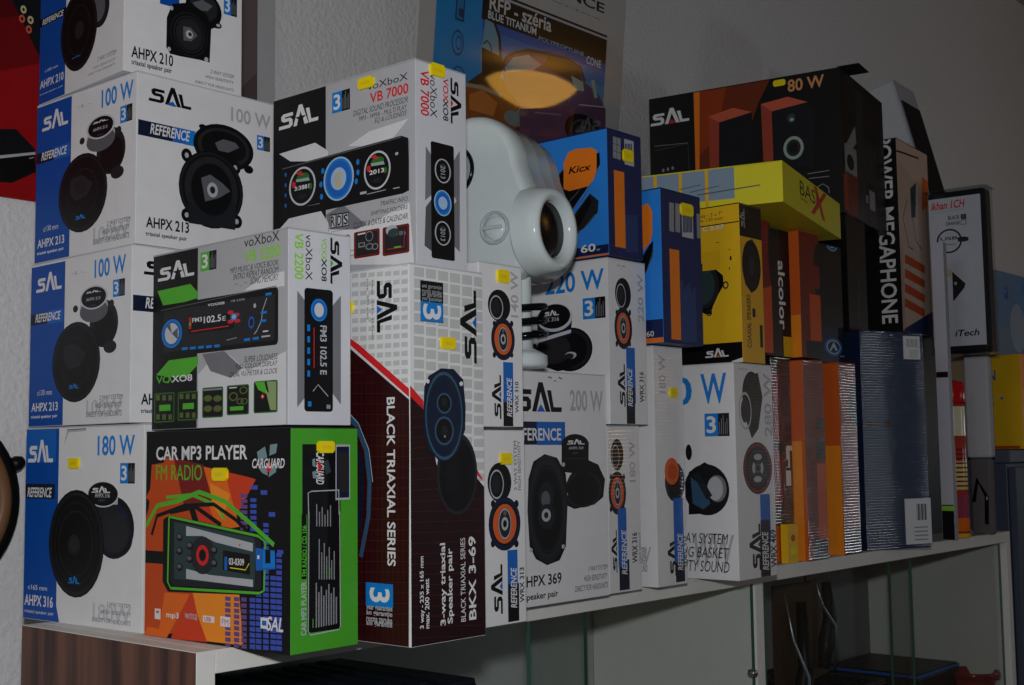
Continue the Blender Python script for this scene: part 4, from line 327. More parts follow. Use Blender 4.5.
('BKX', 'F'): [('R',60,3115,181,3196,'tilew'), ('R',204,3112,327,3194,'tilew'), ('R',351,3108,477,3191,'tilew'), ('R',501,3105,629,3188,'tilew'), ('R',654,3101,785,3185,'tilew'), ('R',810,3097,920,3182,'tilew'), ('R',59,3016,180,3097,'tilew'), ('R',203,3012,326,3093,'tilew'), ('R',350,3007,476,3089,'tilew'), ('R',500,3003,628,3085,'tilew'), ('R',653,2998,784,3081,'tilew'), ('R',808,2993,920,3077,'tilew'), ('R',58,2917,179,2997,'tilew'), ('R',202,2912,325,2992,'tilew'), ('R',349,2906,474,2987,'tilew'), ('R',498,2901,627,2982,'tilew'), ('R',651,2895,782,2977,'tilew'), ('R',807,2889,920,2972,'tilew'), ('R',58,2819,178,2897,'tilew'), ('R',201,2812,324,2891,'tilew'), ('R',348,2806,473,2886,'tilew'), ('R',497,2799,625,2880,'tilew'), ('R',650,2792,780,2874,'tilew'), ('R',805,2785,920,2868,'tilew'), ('R',57,2720,177,2798,'tilew'), ('R',200,2713,323,2791,'tilew'), ('R',347,2705,472,2784,'tilew'), ('R',496,2698,624,2777,'tilew'), ('R',648,2690,779,2770,'tilew'), ('R',804,2682,920,2763,'tilew'), ('R',56,2622,176,2698,'tilew'), ('R',199,2614,322,2691,'tilew'), ('R',345,2605,471,2683,'tilew'), ('R',495,2596,622,2675,'tilew'), ('R',647,2588,777,2667,'tilew'), ('R',802,2579,920,2658,'tilew'), ('R',55,2524,175,2599,'tilew'), ('R',198,2514,321,2591,'tilew'), ('R',344,2505,469,2582,'tilew'), ('R',493,2495,621,2573,'tilew'), ('R',645,2485,776,2564,'tilew'), ('R',801,2475,920,2554,'tilew'), ('R',54,2426,174,2500,'tilew'), ('R',197,2415,320,2491,'tilew'), ('R',343,2405,468,2481,'tilew'), ('R',492,2394,620,2471,'tilew'), ('R',644,2383,774,2461,'tilew'), ('R',799,2372,920,2450,'tilew'), ('R',53,2328,173,2401,'tilew'), ('R',196,2317,319,2391,'tilew'), ('R',342,2305,467,2380,'tilew'), ('R',491,2294,618,2369,'tilew'), ('R',643,2282,773,2358,'tilew'), ('R',798,2269,920,2346,'tilew'), ('R',52,2230,172,2303,'tilew'), ('R',195,2218,317,2291,'tilew'), ('R',341,2206,466,2279,'tilew'), ('R',490,2193,617,2267,'tilew'), ('R',641,2180,771,2255,'tilew'), ('R',796,2167,920,2243,'tilew'), ('R',52,2133,171,2204,'tilew'), ('R',194,2120,316,2192,'tilew'), ('R',340,2106,464,2179,'tilew'), ('R',488,2093,616,2166,'tilew'), ('R',640,2079,770,2153,'tilew'), ('R',794,2064,920,2139,'tilew'), ('R',51,2035,170,2106,'tilew'), ('R',193,2021,315,2093,'tilew'), ('R',339,2007,463,2079,'tilew'), ('R',487,1992,614,2065,'tilew'), ('R',638,1977,768,2050,'tilew'), ('R',793,1962,920,2036,'tilew'), ('R',50,1938,169,2008,'tilew'), ('R',192,1923,314,1994,'tilew'), ('R',338,1908,462,1979,'tilew'), ('R',486,1892,613,1964,'tilew'), ('R',637,1876,767,1948,'tilew'), ('R',791,1860,920,1933,'tilew'), ('R',49,1841,168,1910,'tilew'), ('R',191,1825,313,1895,'tilew'), ('R',337,1809,461,1879,'tilew'), ('R',485,1792,611,1863,'tilew'), ('R',636,1775,765,1847,'tilew'), ('R',790,1758,920,1830,'tilew'), ('R',48,1744,167,1812,'tilew'), ('R',190,1727,312,1796,'tilew'), ('R',335,1710,460,1779,'tilew'), ('R',483,1693,610,1762,'tilew'), ('R',634,1675,764,1745,'tilew'), ('R',788,1656,920,1727,'tilew'), ('R',47,1648,166,1715,'tilew'), ('R',190,1630,311,1697,'tilew'), ('R',334,1612,458,1680,'tilew'), ('R',482,1593,609,1662,'tilew'), ('R',633,1574,762,1643,'tilew'), ('R',787,1555,919,1624,'tilew'), ('R',47,1551,166,1617,'tilew'), ('R',189,1532,310,1599,'tilew'), ('R',333,1513,457,1580,'tilew'), ('R',481,1494,607,1561,'tilew'), ('R',632,1474,761,1542,'tilew'), ('R',785,1453,917,1522,'tilew'), ('R',46,1455,165,1520,'tilew'), ('R',188,1435,309,1501,'tilew'), ('R',332,1415,456,1481,'tilew'), ('R',480,1394,606,1461,'tilew'), ('R',630,1374,759,1441,'tilew'), ('R',784,1352,915,1420,'tilew'), ('P',[0,2122,193,1996,309,1531,368,1359,810,1391,920,1298,920,0,0,0],'maroonk'), ('P',[0,2185,164,2051,163,1978,0,2090],'redw'), ('P',[748,1546,892,1378,891,1356,715,1503],'redw'), ('L',[4,1996,163,2021],3,'mar2'), ('L',[3,1908,187,1932],3,'mar2'), ('L',[2,1820,210,1842],3,'mar2'), ('L',[1,1732,233,1753],3,'mar2'), ('L',[1,1644,256,1663],3,'mar2'), ('L',[0,1556,279,1574],3,'mar2'), ('L',[0,1468,303,1484],3,'mar2'), ('L',[0,1381,326,1394],3,'mar2'), ('L',[0,1293,349,1304],3,'mar2'), ('L',[0,1206,889,1195],3,'mar2'), ('L',[0,1119,887,1102],3,'mar2'), ('L',[0,1032,886,1010],3,'mar2'), ('L',[0,945,884,917],3,'mar2'), ('L',[0,858,883,825],3,'mar2'), ('L',[0,771,881,733],3,'mar2'), ('L',[0,685,880,641],3,'mar2'), ('L',[0,598,878,549],3,'mar2'), ('L',[0,512,877,458],3,'mar2'), ('L',[0,426,876,366],3,'mar2'), ('L',[0,340,874,275],3,'mar2'), ('L',[0,254,873,184],3,'mar2'), ('L',[0,168,871,93],3,'mar2'), ('L',[0,83,870,2],3,'mar2'), ('L',[0,0,868,0],3,'mar2'), ('L',[0,0,867,0],3,'mar2'), ('L',[0,0,865,0],3,'mar2'), ('E',571,1429,256,359,'dg'), ('E',571,1418,224,326,'black'), ('O',571,1429,243,344,95,'dg2'), ('P',[171,2170,226,2268,379,2339,535,2339,655,2251,684,2009,675,1811,589,1636,463,1539,340,1541,220,1638,156,1829],'navyk'), ('E',412,1928,239,391,'navyk2'), ('O',412,1928,232,382,93,'steel'), ('E',412,1917,188,325,'navyk'), ('E',413,2036,81,78,'black'), ('O',413,2036,93,91,82,'steel'), ('E',410,1798,106,112,'black'), ('O',410,1798,118,125,85,'steel'), ('E',413,2047,37,39,'dg2'), ('E',410,1798,43,48,'dg2'), ('E',416,1749,9,9,'lg2'), ('E',213,2221,21,19,'white'), ('E',629,2213,22,20,'white'), ('R',134,2734,413,3088,'black'), ('R',134,2739,411,2907,'cyan'), ('T','3',164,2754,386,2888,'white',-90,'b'), ('T','ani garantie',155,3016,394,3060,'lg2',0,''), ('T','rocna zaruka',155,2979,393,3022,'lg2',0,''), ('T','an garantie',154,2943,393,2985,'lg2',0,''), ('T','year guarantee',154,2906,393,2947,'lg2',0,''), ('S',625,2403,836,3059,'black','blue2',90,0), ('T','3 way - 235 x 165 mm',104,143,163,743,'white',90,'b'), ('T','max. 200 watt',163,137,215,551,'white',90,'b'), ('T','3-way triaxial',348,141,430,837,'white',90,'b'), ('T','Speaker pair',434,149,516,789,'white',90,'b'), ('T','BLACK TRIAXIAL SERIES',601,148,661,867,'white',90,''), ('T','BKX 3-69',702,152,796,874,'white',90,'b')],
('W310', 'F'): [('E',276,1115,158,150,'black'), ('O',237,1097,94,112,88,'lg2'), ('E',229,1097,54,75,'dg2'), ('E',445,668,23,27,'black'), ('E',200,656,23,27,'black'), ('E',205,944,23,27,'black'), ('E',450,960,24,28,'black'), ('E',324,807,167,196,'navyk'), ('E',324,807,136,160,'black'), ('E',324,807,123,145,'orange'), ('E',324,807,70,117,'dg'), ('O',324,807,66,113,90,'lg2'), ('E',324,807,36,49,'lg2'), ('E',324,807,20,27,'black'), ('E',325,885,17,20,'mg'), ('T','140 W',440,1021,550,1455,'ghost',90,'b'), ('S',160,72,289,476,'black','blue2',90,0), ('R',317,0,454,257,'black'), ('R',321,227,461,597,'blue2'), ('T','REFERENCE',368,93,441,454,'white',90,'bi'), ('T','WRX 310',485,130,537,420,'black',90,'b')],
('W313', 'F'): [('E',527,1325,168,185,'black'), ('O',486,1308,100,138,88,'lg2'), ('E',477,1308,58,92,'dg2'), ('E',756,740,32,35,'black'), ('E',425,761,31,35,'black'), ('E',432,1128,31,35,'black'), ('E',764,1116,32,36,'black'), ('E',593,936,226,251,'navyk'), ('E',593,936,185,205,'black'), ('E',593,936,167,185,'orange'), ('E',593,936,94,150,'dg'), ('O',593,936,90,145,90,'lg2'), ('E',593,936,49,63,'lg2'), ('E',593,936,27,35,'black'), ('E',595,1036,22,25,'mg'), ('T','2 WAY SYSTEM',734,1245,778,1713,'dg',90,''), ('T','HIGH SENSITIVITY',791,1244,835,1713,'dg',90,''), ('S',391,108,552,565,'black','blue2',90,0), ('R',626,18,784,315,'black'), ('R',625,292,768,686,'blue2'), ('R',628,164,785,370,'navyk'), ('T','REFERENCE',667,142,754,520,'white',90,'bi'), ('T','WRX 313',798,184,862,512,'black',90,'b'), ('T','triaxial speaker pair',872,177,901,435,'dg',90,'')],
('A369', 'F'): [('S',608,2033,1399,2348,'black','blue2',0,0), ('R',186,1683,1448,1927,'navyk'), ('R',970,1679,1448,1927,'blue2'), ('T','REFERENCE',570,1725,1377,1859,'white',0,'b'), ('T','200 W',1538,2048,2132,2284,'ghost',0,'b'), ('T','~ .. ~',1173,2359,1409,2416,'dg',0,''), ('P',[1608,1382,1825,1516,2027,1458,2147,1288,2108,1093,1945,1016,1588,981,1425,1036],'black'), ('E',1771,1215,318,219,'black'), ('O',1748,1188,326,197,90,'dg'), ('P',[1382,1710,1374,1387,1842,1350,1862,1709],'black'), ('E',1620,1682,241,115,'black'), ('R',1407,1521,1825,1538,'dg'), ('S',1476,1683,1786,1742,'white','white',0,0), ('T','AHPX 369',1501,1629,1762,1660,'lg2',0,'b'), ('T','200W',1569,1579,1671,1600,'mg',0,''), ('P',[820,1325,905,1506,1092,1583,1301,1541,1446,1364,1468,1040,1426,587,1316,448,1105,411,923,489,825,625,801,962],'black'), ('E',1128,1000,330,569,'dg'), ('O',1128,1000,321,556,94,'dg2'), ('E',1128,1000,261,471,'black'), ('O',1128,1000,253,455,95,'dg2'), ('E',1106,1133,125,158,'dg2'), ('E',1097,1107,75,84,'mg'), ('E',1109,922,142,132,'dg2'), ('E',1101,936,75,68,'lg2'), ('E',1101,936,37,34,'dg'), ('E',849,585,24,23,'lg2'), ('E',1379,590,26,24,'lg2'), ('T','AHPX 369',650,203,1346,321,'black',0,'b'), ('T','triaxial speaker pair',384,51,1287,139,'black',0,'b'), ('T','3 WAY SYSTEM',1811,293,2163,346,'dg',0,'i'), ('T','HIGH SENSITIVITY',1733,186,2160,249,'dg',0,'i'), ('T','DIRECT FOR HEADUNITS',1572,87,2166,149,'dg',0,'i'), ('E',843,1463,28,26,'white'), ('E',1406,1467,26,24,'lg2')],
('W316U', 'L'): [('T','220 W',1974,1549,2846,1789,'cyan',0,'b'), ('K',2533,1215,2859,1461,'cyan',0), ('E',2345,881,320,256,'black'), ('O',2345,881,291,232,85,'dg2'), ('P',[1860,999,1764,760,2143,636,2361,658,2328,1139],'black'), ('E',2104,896,241,172,'dg'), ('P',[1843,1315,1846,1017,2348,1035,2374,1238],'navyk'), ('P',[1847,1035,1864,992,2353,1075,2358,1116],'lgw'), ('E',2112,1272,271,166,'lgw'), ('E',2103,1287,246,145,'black'), ('S',1956,1299,2180,1364,'white','white',0,0), ('T','WRX 316',1850,1230,2178,1281,'lg2',0,'b'), ('E',2343,813,86,41,'lg2'), ('E',2321,804,69,34,'dg')],
('W316U', 'F'): [('E',290,1506,156,188,'black'), ('O',250,1484,93,141,88,'lg2'), ('E',243,1483,54,94,'dg2'), ('E',404,934,24,34,'black'), ('E',149,919,24,34,'black'), ('E',161,1280,24,34,'black'), ('E',417,1299,24,35,'black'), ('E',282,1108,173,245,'navyk'), ('E',282,1108,142,201,'black'), ('E',282,1108,128,181,'orange'), ('E',282,1108,72,147,'dg'), ('O',282,1108,69,142,90,'lg2'), ('E',282,1108,38,61,'lg2'), ('E',282,1108,21,34,'black'), ('E',285,1206,17,24,'mg'), ('T','220 W',581,1203,697,1767,'ghost',90,'b'), ('T','~.~',191,1793,336,1842,'lg',0,''), ('S',154,202,296,693,'black','blue2',90,0), ('R',316,0,480,378,'black'), ('R',326,239,499,889,'blue2'), ('R',322,138,482,429,'navyk'), ('T','REFERENCE',342,206,438,648,'white',90,'bi'), ('T','WRX 316',581,258,665,616,'black',90,'b'), ('T','triaxial speaker pair',676,280,712,591,'dg',90,'')],
('W316L', 'F'): [('E',185,1563,122,180,'black'), ('O',154,1545,73,135,88,'lg2'), ('E',148,1545,42,90,'dg2'), ('E',295,939,23,35,'black'), ('E',49,949,23,34,'black'), ('E',61,1313,23,34,'black'), ('E',308,1307,24,35,'black'), ('E',177,1127,167,247,'navyk'), ('E',177,1127,137,202,'black'), ('E',177,1127,123,182,'orange'), ('E',177,1127,70,148,'dg'), ('O',177,1127,67,143,90,'lg2'), ('E',177,1127,37,62,'lg2'), ('E',177,1127,20,34,'black'), ('E',181,1226,17,25,'mg'), ('T','180 W',418,1242,537,1720,'ghost',90,'b'), ('S',43,233,149,713,'black','blue2',90,0), ('R',185,22,379,363,'navyk'), ('R',172,289,339,950,'blue2'), ('T','REFERENCE',236,195,338,703,'white',90,'bi'), ('T','WRX 316',439,314,545,660,'black',90,'b'), ('T','triaxial speaker pair',571,304,616,665,'dg',90,'')],
('W315', 'L'): [('T','SYSTEM',2611,361,2745,459,'black',0,'i'), ('T','BASKET',2608,263,2748,353,'black',0,'i'), ('T','SOUND',2606,175,2751,256,'black',0,'i'), ('T','W',2625,254,2814,471,'ghost',0,'bi')],
('W315', 'F'): [('E',400,1226,213,237,'navyk'), ('E',400,1226,161,180,'black'), ('E',338,1355,152,161,'orange'), ('E',355,1345,101,95,'or_d'), ('T','180 W',111,2289,254,2746,'ghost',90,'b'), ('S',212,113,391,614,'black','blue2',90,0), ('R',374,30,568,391,'navyk'), ('R',351,265,562,1031,'blue2'), ('T','REFERENCE',422,166,534,606,'white',90,'bi'), ('T','WRX 315',568,202,662,575,'black',90,'b')],
('W469', 'L'): [('T','W',2516,2181,2894,2561,'cyan',0,'b'), ('T','180',1575,2173,2386,2537,'cyan',0,'b'), ('K',2562,1773,2918,2060,'cyan',0), ('E',2564,1108,329,320,'black'), ('P',[2310,1329,2546,1452,2799,1329,2894,1135,2815,940,2556,813,2294,793],'black'), ('P',[2337,1269,2519,1132,2617,937,2511,862,2357,933],'steel'), ('E',2719,1124,135,166,'mgs'), ('E',2691,1124,113,147,'lg2'), ('P',[2368,1304,2456,1329,2648,1035,2561,985],'dg2'), ('E',2317,1578,47,100,'black'), ('T','WW',2362,146,2942,557,'ghost',0,'bi'), ('T','2 WAY SYSTEM',2005,437,2859,569,'black',0,'i'), ('T','BIG BASKET',2161,264,2865,395,'black',0,'i'), ('T','QUALITY SOUND',1917,65,2865,227,'black',0,'i')],
('W469', 'F'): [('E',432,2288,240,301,'black'), ('P',[270,2358,318,2519,599,2580,701,2270,576,1866,400,1741,267,1963],'black'), ('O',254,2086,157,238,86,'lg2'), ('E',235,2086,88,148,'dg2'), ('E',527,1368,364,328,'black'), ('O',527,1368,343,308,90,'red_d'), ('E',527,1368,261,238,'dg'), ('E',535,1507,100,40,'lg2'), ('E',519,1230,100,40,'lg2'), ('E',428,1370,39,69,'lg2'), ('E',627,1366,40,70,'lg2'), ('E',527,1368,80,60,'mg'), ('E',527,1368,40,35,'black'), ('T','280 W',732,1766,925,2582,'ghost',90,'b'), ('S',266,98,545,675,'black','blue2',90,0), ('R',531,0,777,514,'black'), ('R',560,428,809,1037,'blue2'), ('R',552,281,789,713,'navyk'), ('T','REFERENCE',579,83,739,566,'white',90,'bi'), ('T','WRX 469',792,106,945,580,'black',90,'b'), ('T','~.~.~',127,2571,323,2619,'lg',0,'')],
('KX60', 'L'): [('P',[1699,770,1748,939,1976,1114,2328,1194,2490,1201,2495,1064,2275,790,1962,489,1738,449],'black'), ('L',[1873,466,2230,693,2451,1003],15,'mg'), ('L',[1785,530,2145,775,2388,1047],8,'mg'), ('P',[1959,350,2140,568,2339,746,2464,643,2448,509,2309,391,2045,236,1966,246],'dg2'), ('P',[1959,350,2161,548,2316,715,2367,657,2180,391,2002,276],'black'), ('L',[1979,251,2243,349,2418,496],12,'mg'), ('P',[1955,1169,2033,1286,2147,1301,2372,1280,2448,1236,2443,1004,2398,902,2319,835,2036,819,1948,856],'kor'), ('T','Kicx',2027,1018,2368,1102,'black',0,'bi'), ('R',1456,25,2600,127,'navy'), ('R',1456,0,2600,25,'kor2'), ('T','60',2189,64,2406,158,'white',0,'b'), ('T','W',2421,62,2472,89,'lg2',0,'')],
('KX60', 'F'): [('R',114,1312,183,1393,'lg'), ('R',111,1226,181,1306,'lg'), ('R',108,1140,178,1220,'lg'), ('R',192,1312,262,1393,'lg'), ('R',189,1225,259,1306,'lg'), ('R',186,1139,256,1219,'lg'), ('R',331,1101,514,1403,'lg2'), ('R',345,1155,363,1349,'navy'), ('R',373,1160,391,1354,'navy'), ('R',402,1164,420,1359,'navy'), ('R',431,1169,449,1364,'navy'), ('R',459,1174,478,1369,'navy'), ('R',119,108,317,1002,'kor'), ('R',318,69,356,502,'navyl'), ('R',369,75,407,508,'navyl'), ('R',421,80,459,515,'navyl'), ('R',472,86,511,522,'navyl'), ('R',524,92,563,529,'navyl')],
('KXS', 'L'): [('P',[2218,1660,2319,1679,2377,1571,2369,1304,2335,1202,2203,1090],'kor'), ('P',[2201,1023,2326,1176,2383,1219,2370,1038,2286,880,2194,756],'black'), ('L',[2286,880,2380,1103],10,'mg'), ('R',2092,0,2500,279,'navy'), ('R',2092,0,2500,61,'kor2'), ('T','60',2256,80,2362,145,'white',0,'')],
('KXS', 'F'): [('L',[62,1663,48,1327],10,'navyl'), ('R',181,1572,281,1694,'lg'), ('R',176,1457,276,1578,'lg'), ('R',171,1343,271,1463,'lg'), ('R',311,1580,413,1702,'lg'), ('R',306,1464,408,1586,'lg'), ('R',301,1349,403,1470,'lg'), ('R',444,1309,693,1683,'lg2'), ('R',464,1362,486,1586,'navy'), ('R',495,1366,517,1590,'navy'), ('R',525,1370,547,1594,'navy'), ('R',556,1374,578,1599,'navy'), ('R',587,1377,609,1603,'navy'), ('R',617,1381,640,1607,'navy'), ('R',648,1385,671,1611,'navy'), ('R',776,1332,860,1638,'lg'), ('R',163,46,370,1131,'kor'), ('R',387,26,438,767,'navyl'), ('R',441,29,488,674,'navyl'), ('R',495,32,544,716,'navyl'), ('R',550,36,601,759,'navyl'), ('R',605,39,652,665,'navyl'), ('R',660,42,710,708,'navyl')],
('C257', 'L'): [('R',743,1804,2000,1818,'black'), ('T','C 2-57',1450,1746,1772,1804,'white',0,'b'), ('T','2-way - 5 x 7"',1327,1910,1752,1978,'maroon',0,''), ('T','max. 120 watt',1338,1871,1762,1911,'maroon',0,''), ('P',[1407,1300,1494,1364,1596,1261,1738,1138,1746,1011,1660,893,1580,755,1535,650,1451,657,1326,740,1341,1252],'black'), ('E',1428,1023,251,299,'dg'), ('E',1411,1025,202,248,'dgg'), ('O',1775,1008,45,50,60,'dg'), ('O',1515,670,46,43,60,'dg'), ('O',1489,1335,42,44,60,'dg'), ('R',1434,1224,1707,1467,'yel2'), ('L',[1648,1576,1698,1577],8,'maroon'), ('R',1839,1452,1852,1472,'maroon'), ('R',1847,1325,1874,1376,'maroon'), ('R',1831,1200,1844,1235,'maroon'), ('R',688,0,2000,263,'black'), ('S',1442,85,1791,200,'white','kor',0,0), ('P',[1826,20,2000,62,2000,0,1883,0],'white')],
('C257', 'F'): [('R',0,1628,559,2060,'black'), ('S',14,1740,138,1992,'lg','kor',90,0), ('E',278,1265,235,336,'black'), ('P',[51,1295,153,1523,312,1622,446,1484,474,1231,387,967,257,905,104,1014],'black'), ('O',271,1264,170,256,90,'dg2'), ('E',271,1264,85,131,'dg'), ('T','COAXIAL SPEAKERS',127,193,228,881,'maroon',90,'b'), ('R',268,596,344,710,'maroon'), ('R',442,211,517,505,'maroon')],
('BASIX', 'L'): [('R',0,110,1311,550,'bluegrey'), ('R',176,75,222,550,'yel2'), ('R',536,39,582,550,'yel2'), ('R',906,2,952,550,'yel2'), ('L',[547,307,845,339],12,'mg'), ('L',[691,252,1101,299],12,'mg'), ('L',[793,205,1657,251],16,'mg')],
('BASIX', 'F'): [('T','BASI',907,260,1916,462,'maroon',0,''), ('T','X',1509,106,2538,540,'redw',0,'bi'), ('T','Series',925,194,1325,242,'maroon',0,'')],
('W80', 'L'): [('R',849,0,963,2400,'kor'), ('P',[960,2396,1821,2400,2233,2400,2014,2025,1790,1457,1249,875,919,916],'brn'), ('P',[960,2396,1453,2400,1332,1928,1104,1401,929,1272],'brn2'), ('S',30,1905,758,2180,'white','redw',0,0), ('L',[77,1543,718,1516],8,'lg'), ('L',[98,1462,718,1506,734,888],6,'mg'), ('E',245,1094,22,31,'lg'), ('E',334,1104,22,31,'lg'), ('E',423,1113,22,31,'lg'), ('P',[1108,1921,1556,2005,1896,1882,1302,1790],'copper'), ('P',[1108,1921,1302,1790,1274,821,1115,841],'copper2'), ('P',[1302,1790,1896,1882,1897,744,1274,821],'blackb'), ('P',[2054,1993,2522,2044,2855,1903,2238,1840],'copper'), ('P',[2054,1993,2238,1840,2243,898,2072,920],'copper2'), ('P',[2238,1840,2855,1903,2969,1777,2916,811,2243,898],'blackb'), ('E',2570,1671,69,79,'dgg'), ('E',2579,1650,35,29,'lgg'), ('E',2593,1171,173,195,'lgg'), ('E',2593,1171,123,142,'dg'), ('E',2593,1171,74,88,'black'), ('T','80 W',2525,2118,3144,2326,'copperl',0,'b'), ('R',2276,2248,2492,2356,'yel',40), ('L',[2815,707,3175,719],12,'lg'), ('L',[2832,627,3172,623],12,'lg'), ('L',[2963,466,3062,512,3156,443,3162,346],8,'lg2')],
('W80', 'F'): [('T','80W',-9,1829,803,2421,'dg2',-90,'b'), ('P',[162,1117,784,1591,832,1303,417,1071],'lg'), ('R',135,629,816,1175,'lg'), ('E',446,906,205,130,'black'), ('R',173,11,877,715,'brn'), ('R',18,58,251,650,'brn2'), ('R',1196,772,2011,1440,'dg2'), ('R',1232,377,1428,510,'lg'), ('R',1525,298,1863,635,'lg'), ('R',832,0,1303,2265,'dg')],
('MEGA', 'L'): [('T','POWER MEGAPHONE',279,149,574,3568,'white',-90,'b')],
('MEGA', 'F'): [('L',[0,3253,332,3279,1210,3331],35,'maroon'), ('L',[481,2430,208,2068,458,1567,690,1542],25,'dg2'), ('L',[958,2449,730,2143,871,1727,1179,1602],22,'dg2'), ('P',[1352,3010,1700,2967,1621,2494,1268,2330],'or_m'), ('P',[666,2676,1005,2841,891,2166,665,2133],'dgg'), ('P',[239,1407,1307,1315,1288,1164,220,1246],'or_d'), ('P',[208,1139,1272,1036,1254,887,189,978],'or_d'), ('P',[177,871,1238,759,1219,610,158,712],'or_d'), ('P',[146,605,1204,484,1185,335,127,446],'or_d'), ('P',[82,50,1700,498,1619,0,45,0],'navy')],
('AKG', 'F'): [('R',0,0,1250,548,'navyk'), ('O',956,1859,169,80,80,'lgb'), ('E',956,1859,109,52,'blue2'), ('P',[876,1822,960,1870,1033,1840],'lgb'), ('O',896,256,296,138,86,'blue2'), ('O',896,256,236,110,85,'lgb'), ('P',[756,194,902,339,1029,208,951,204,897,265,814,197],'lgb'), ('L',[1101,119,1250,130],12,'lg2')],
('BT1', 'F'): [('R',383,1392,400,1520,'dg'), ('R',400,1251,400,1372,'dg'), ('R',359,1101,400,1226,'dg'), ('R',390,961,400,1079,'dg'), ('R',336,812,400,933,'dg'), ('R',366,671,400,787,'dg'), ('R',313,523,400,641,'dg'), ('R',343,383,400,496,'dg'), ('R',290,236,400,351,'dg'), ('R',320,95,400,206,'dg')],  # grey dashes paint in the megaphone lettering mirrored in the glossy side
('BT2', 'F'): [('R',500,1417,500,1561,'dg'), ('R',500,1268,500,1404,'dg'), ('R',500,1118,500,1247,'dg'), ('R',500,953,500,1091,'dg'), ('R',500,803,500,935,'dg'), ('R',500,654,500,779,'dg'), ('R',500,491,500,623,'dg'), ('R',500,341,500,468,'dg'), ('R',500,192,500,313,'dg')],  # dashes for the same painted reflection, without width, so nothing shows
('RED2', 'F'): [('R',245,367,620,1850,'red_d'), ('E',721,1415,172,596,'blackb'), ('P',[311,870,620,943,620,240,273,217],'or_d')],
('BSP', 'F'): [('T','alcolor',490,390,681,1395,'white',-90,'b'), ('R',585,7,830,297,'yel2')],
('YEL', 'F'): [('R',0,0,0,0,'yel2'), ('E',157,348,63,51,'or_d'), ('R',80,123,232,215,'yel')],
('RED', 'F'): [('R',0,1716,255,2709,'red_d'), ('R',394,1579,560,1651,'white'), ('R',378,1339,481,1620,'white'), ('R',362,1079,502,1295,'white'), ('R',337,1350,428,1453,'black'), ('R',0,14,274,524,'or_d'), ('P',[8,1716,281,1455,242,835,0,846],'red_d')],
('OR1', 'F'): [('P',[403,2057,620,2033,615,1845,335,1897],'dg'), ('P',[348,1764,620,1721,620,1442,303,1446],'dg2'), ('R',170,0,620,314,'black'), ('R',332,288,620,1388,'or_d'), ('E',599,2410,162,271,'red_d')],
('OR1', 'L'): [('R',1230,0,1548,1712,'or_l')],
('OR2', 'F'): [('R',2,0,560,392,'black'), ('E',478,2271,176,339,'blackb'), ('R',146,418,367,1654,'red_d')],
('OR2', 'L'): [('R',1222,0,1588,1644,'or_l')],
('OR3', 'F'): [('R',141,0,620,252,'black'), ('E',577,1285,149,443,'blackb'), ('R',278,263,620,949,'or_d'), ('R',296,1041,620,1388,'red_d')],
('OR3', 'L'): [('R',1356,0,1600,621,'or_l')],
('NAVY', 'F'): [('L',[376,2810,237,51],8,'navyk'), ('R',88,1928,200,2043,'maroonk'), ('R',470,1927,584,2043,'maroonk')],
('WTALL', 'L'): [('R',0,2813,220,2912,'black'), ('R',0,0,220,606,'black'), ('R',0,502,220,587,'lime')],
('WTALL', 'F'): [],
('YBOX', 'L'): [('T','N',-90,1352,82,1561,'blue2',0,'b'), ('E',-42,1023,64,58,'cyan'), ('E',197,998,32,29,'cyan'), ('R',0,0,541,62,'or_d'), ('E',-17,877,40,36,'blue2')],
('CLAM', 'L'): [('R',0,272,1090,2921,'cardw',40), ('T','Thaikhan 1CH',-100,2711,735,2866,'redw',0,'bi'), ('L',[0,2661,727,2682],4,'mg'), ('T','BLACK',415,2504,632,2575,'dg',0,'b'), ('T','ORANGE',368,2400,627,2467,'dg',0,'b'), ('R',650,2486,749,2582,'dg'), ('R',666,2500,733,2568,'mg'), ('R',645,2389,745,2474,'dg'), ('R',656,2398,734,2465,'cardw'), ('O',420,2111,234,228,86,'dg'), ('T','USB',259,2129,573,2191,'dg',0,'b'), ('P',[572,2159,678,2168,773,2146,770,2082,674,2071,579,2082],'dg'), ('L',[310,2057,545,2042],12,'mg'), ('P',[449,1537,683,1299,658,1221,446,981],'dg'), ('E',503,1316,27,32,'lg2'), ('E',394,1515,53,76,'sand'), ('T','iTech',451,334,892,454,'black',0,'bi')],
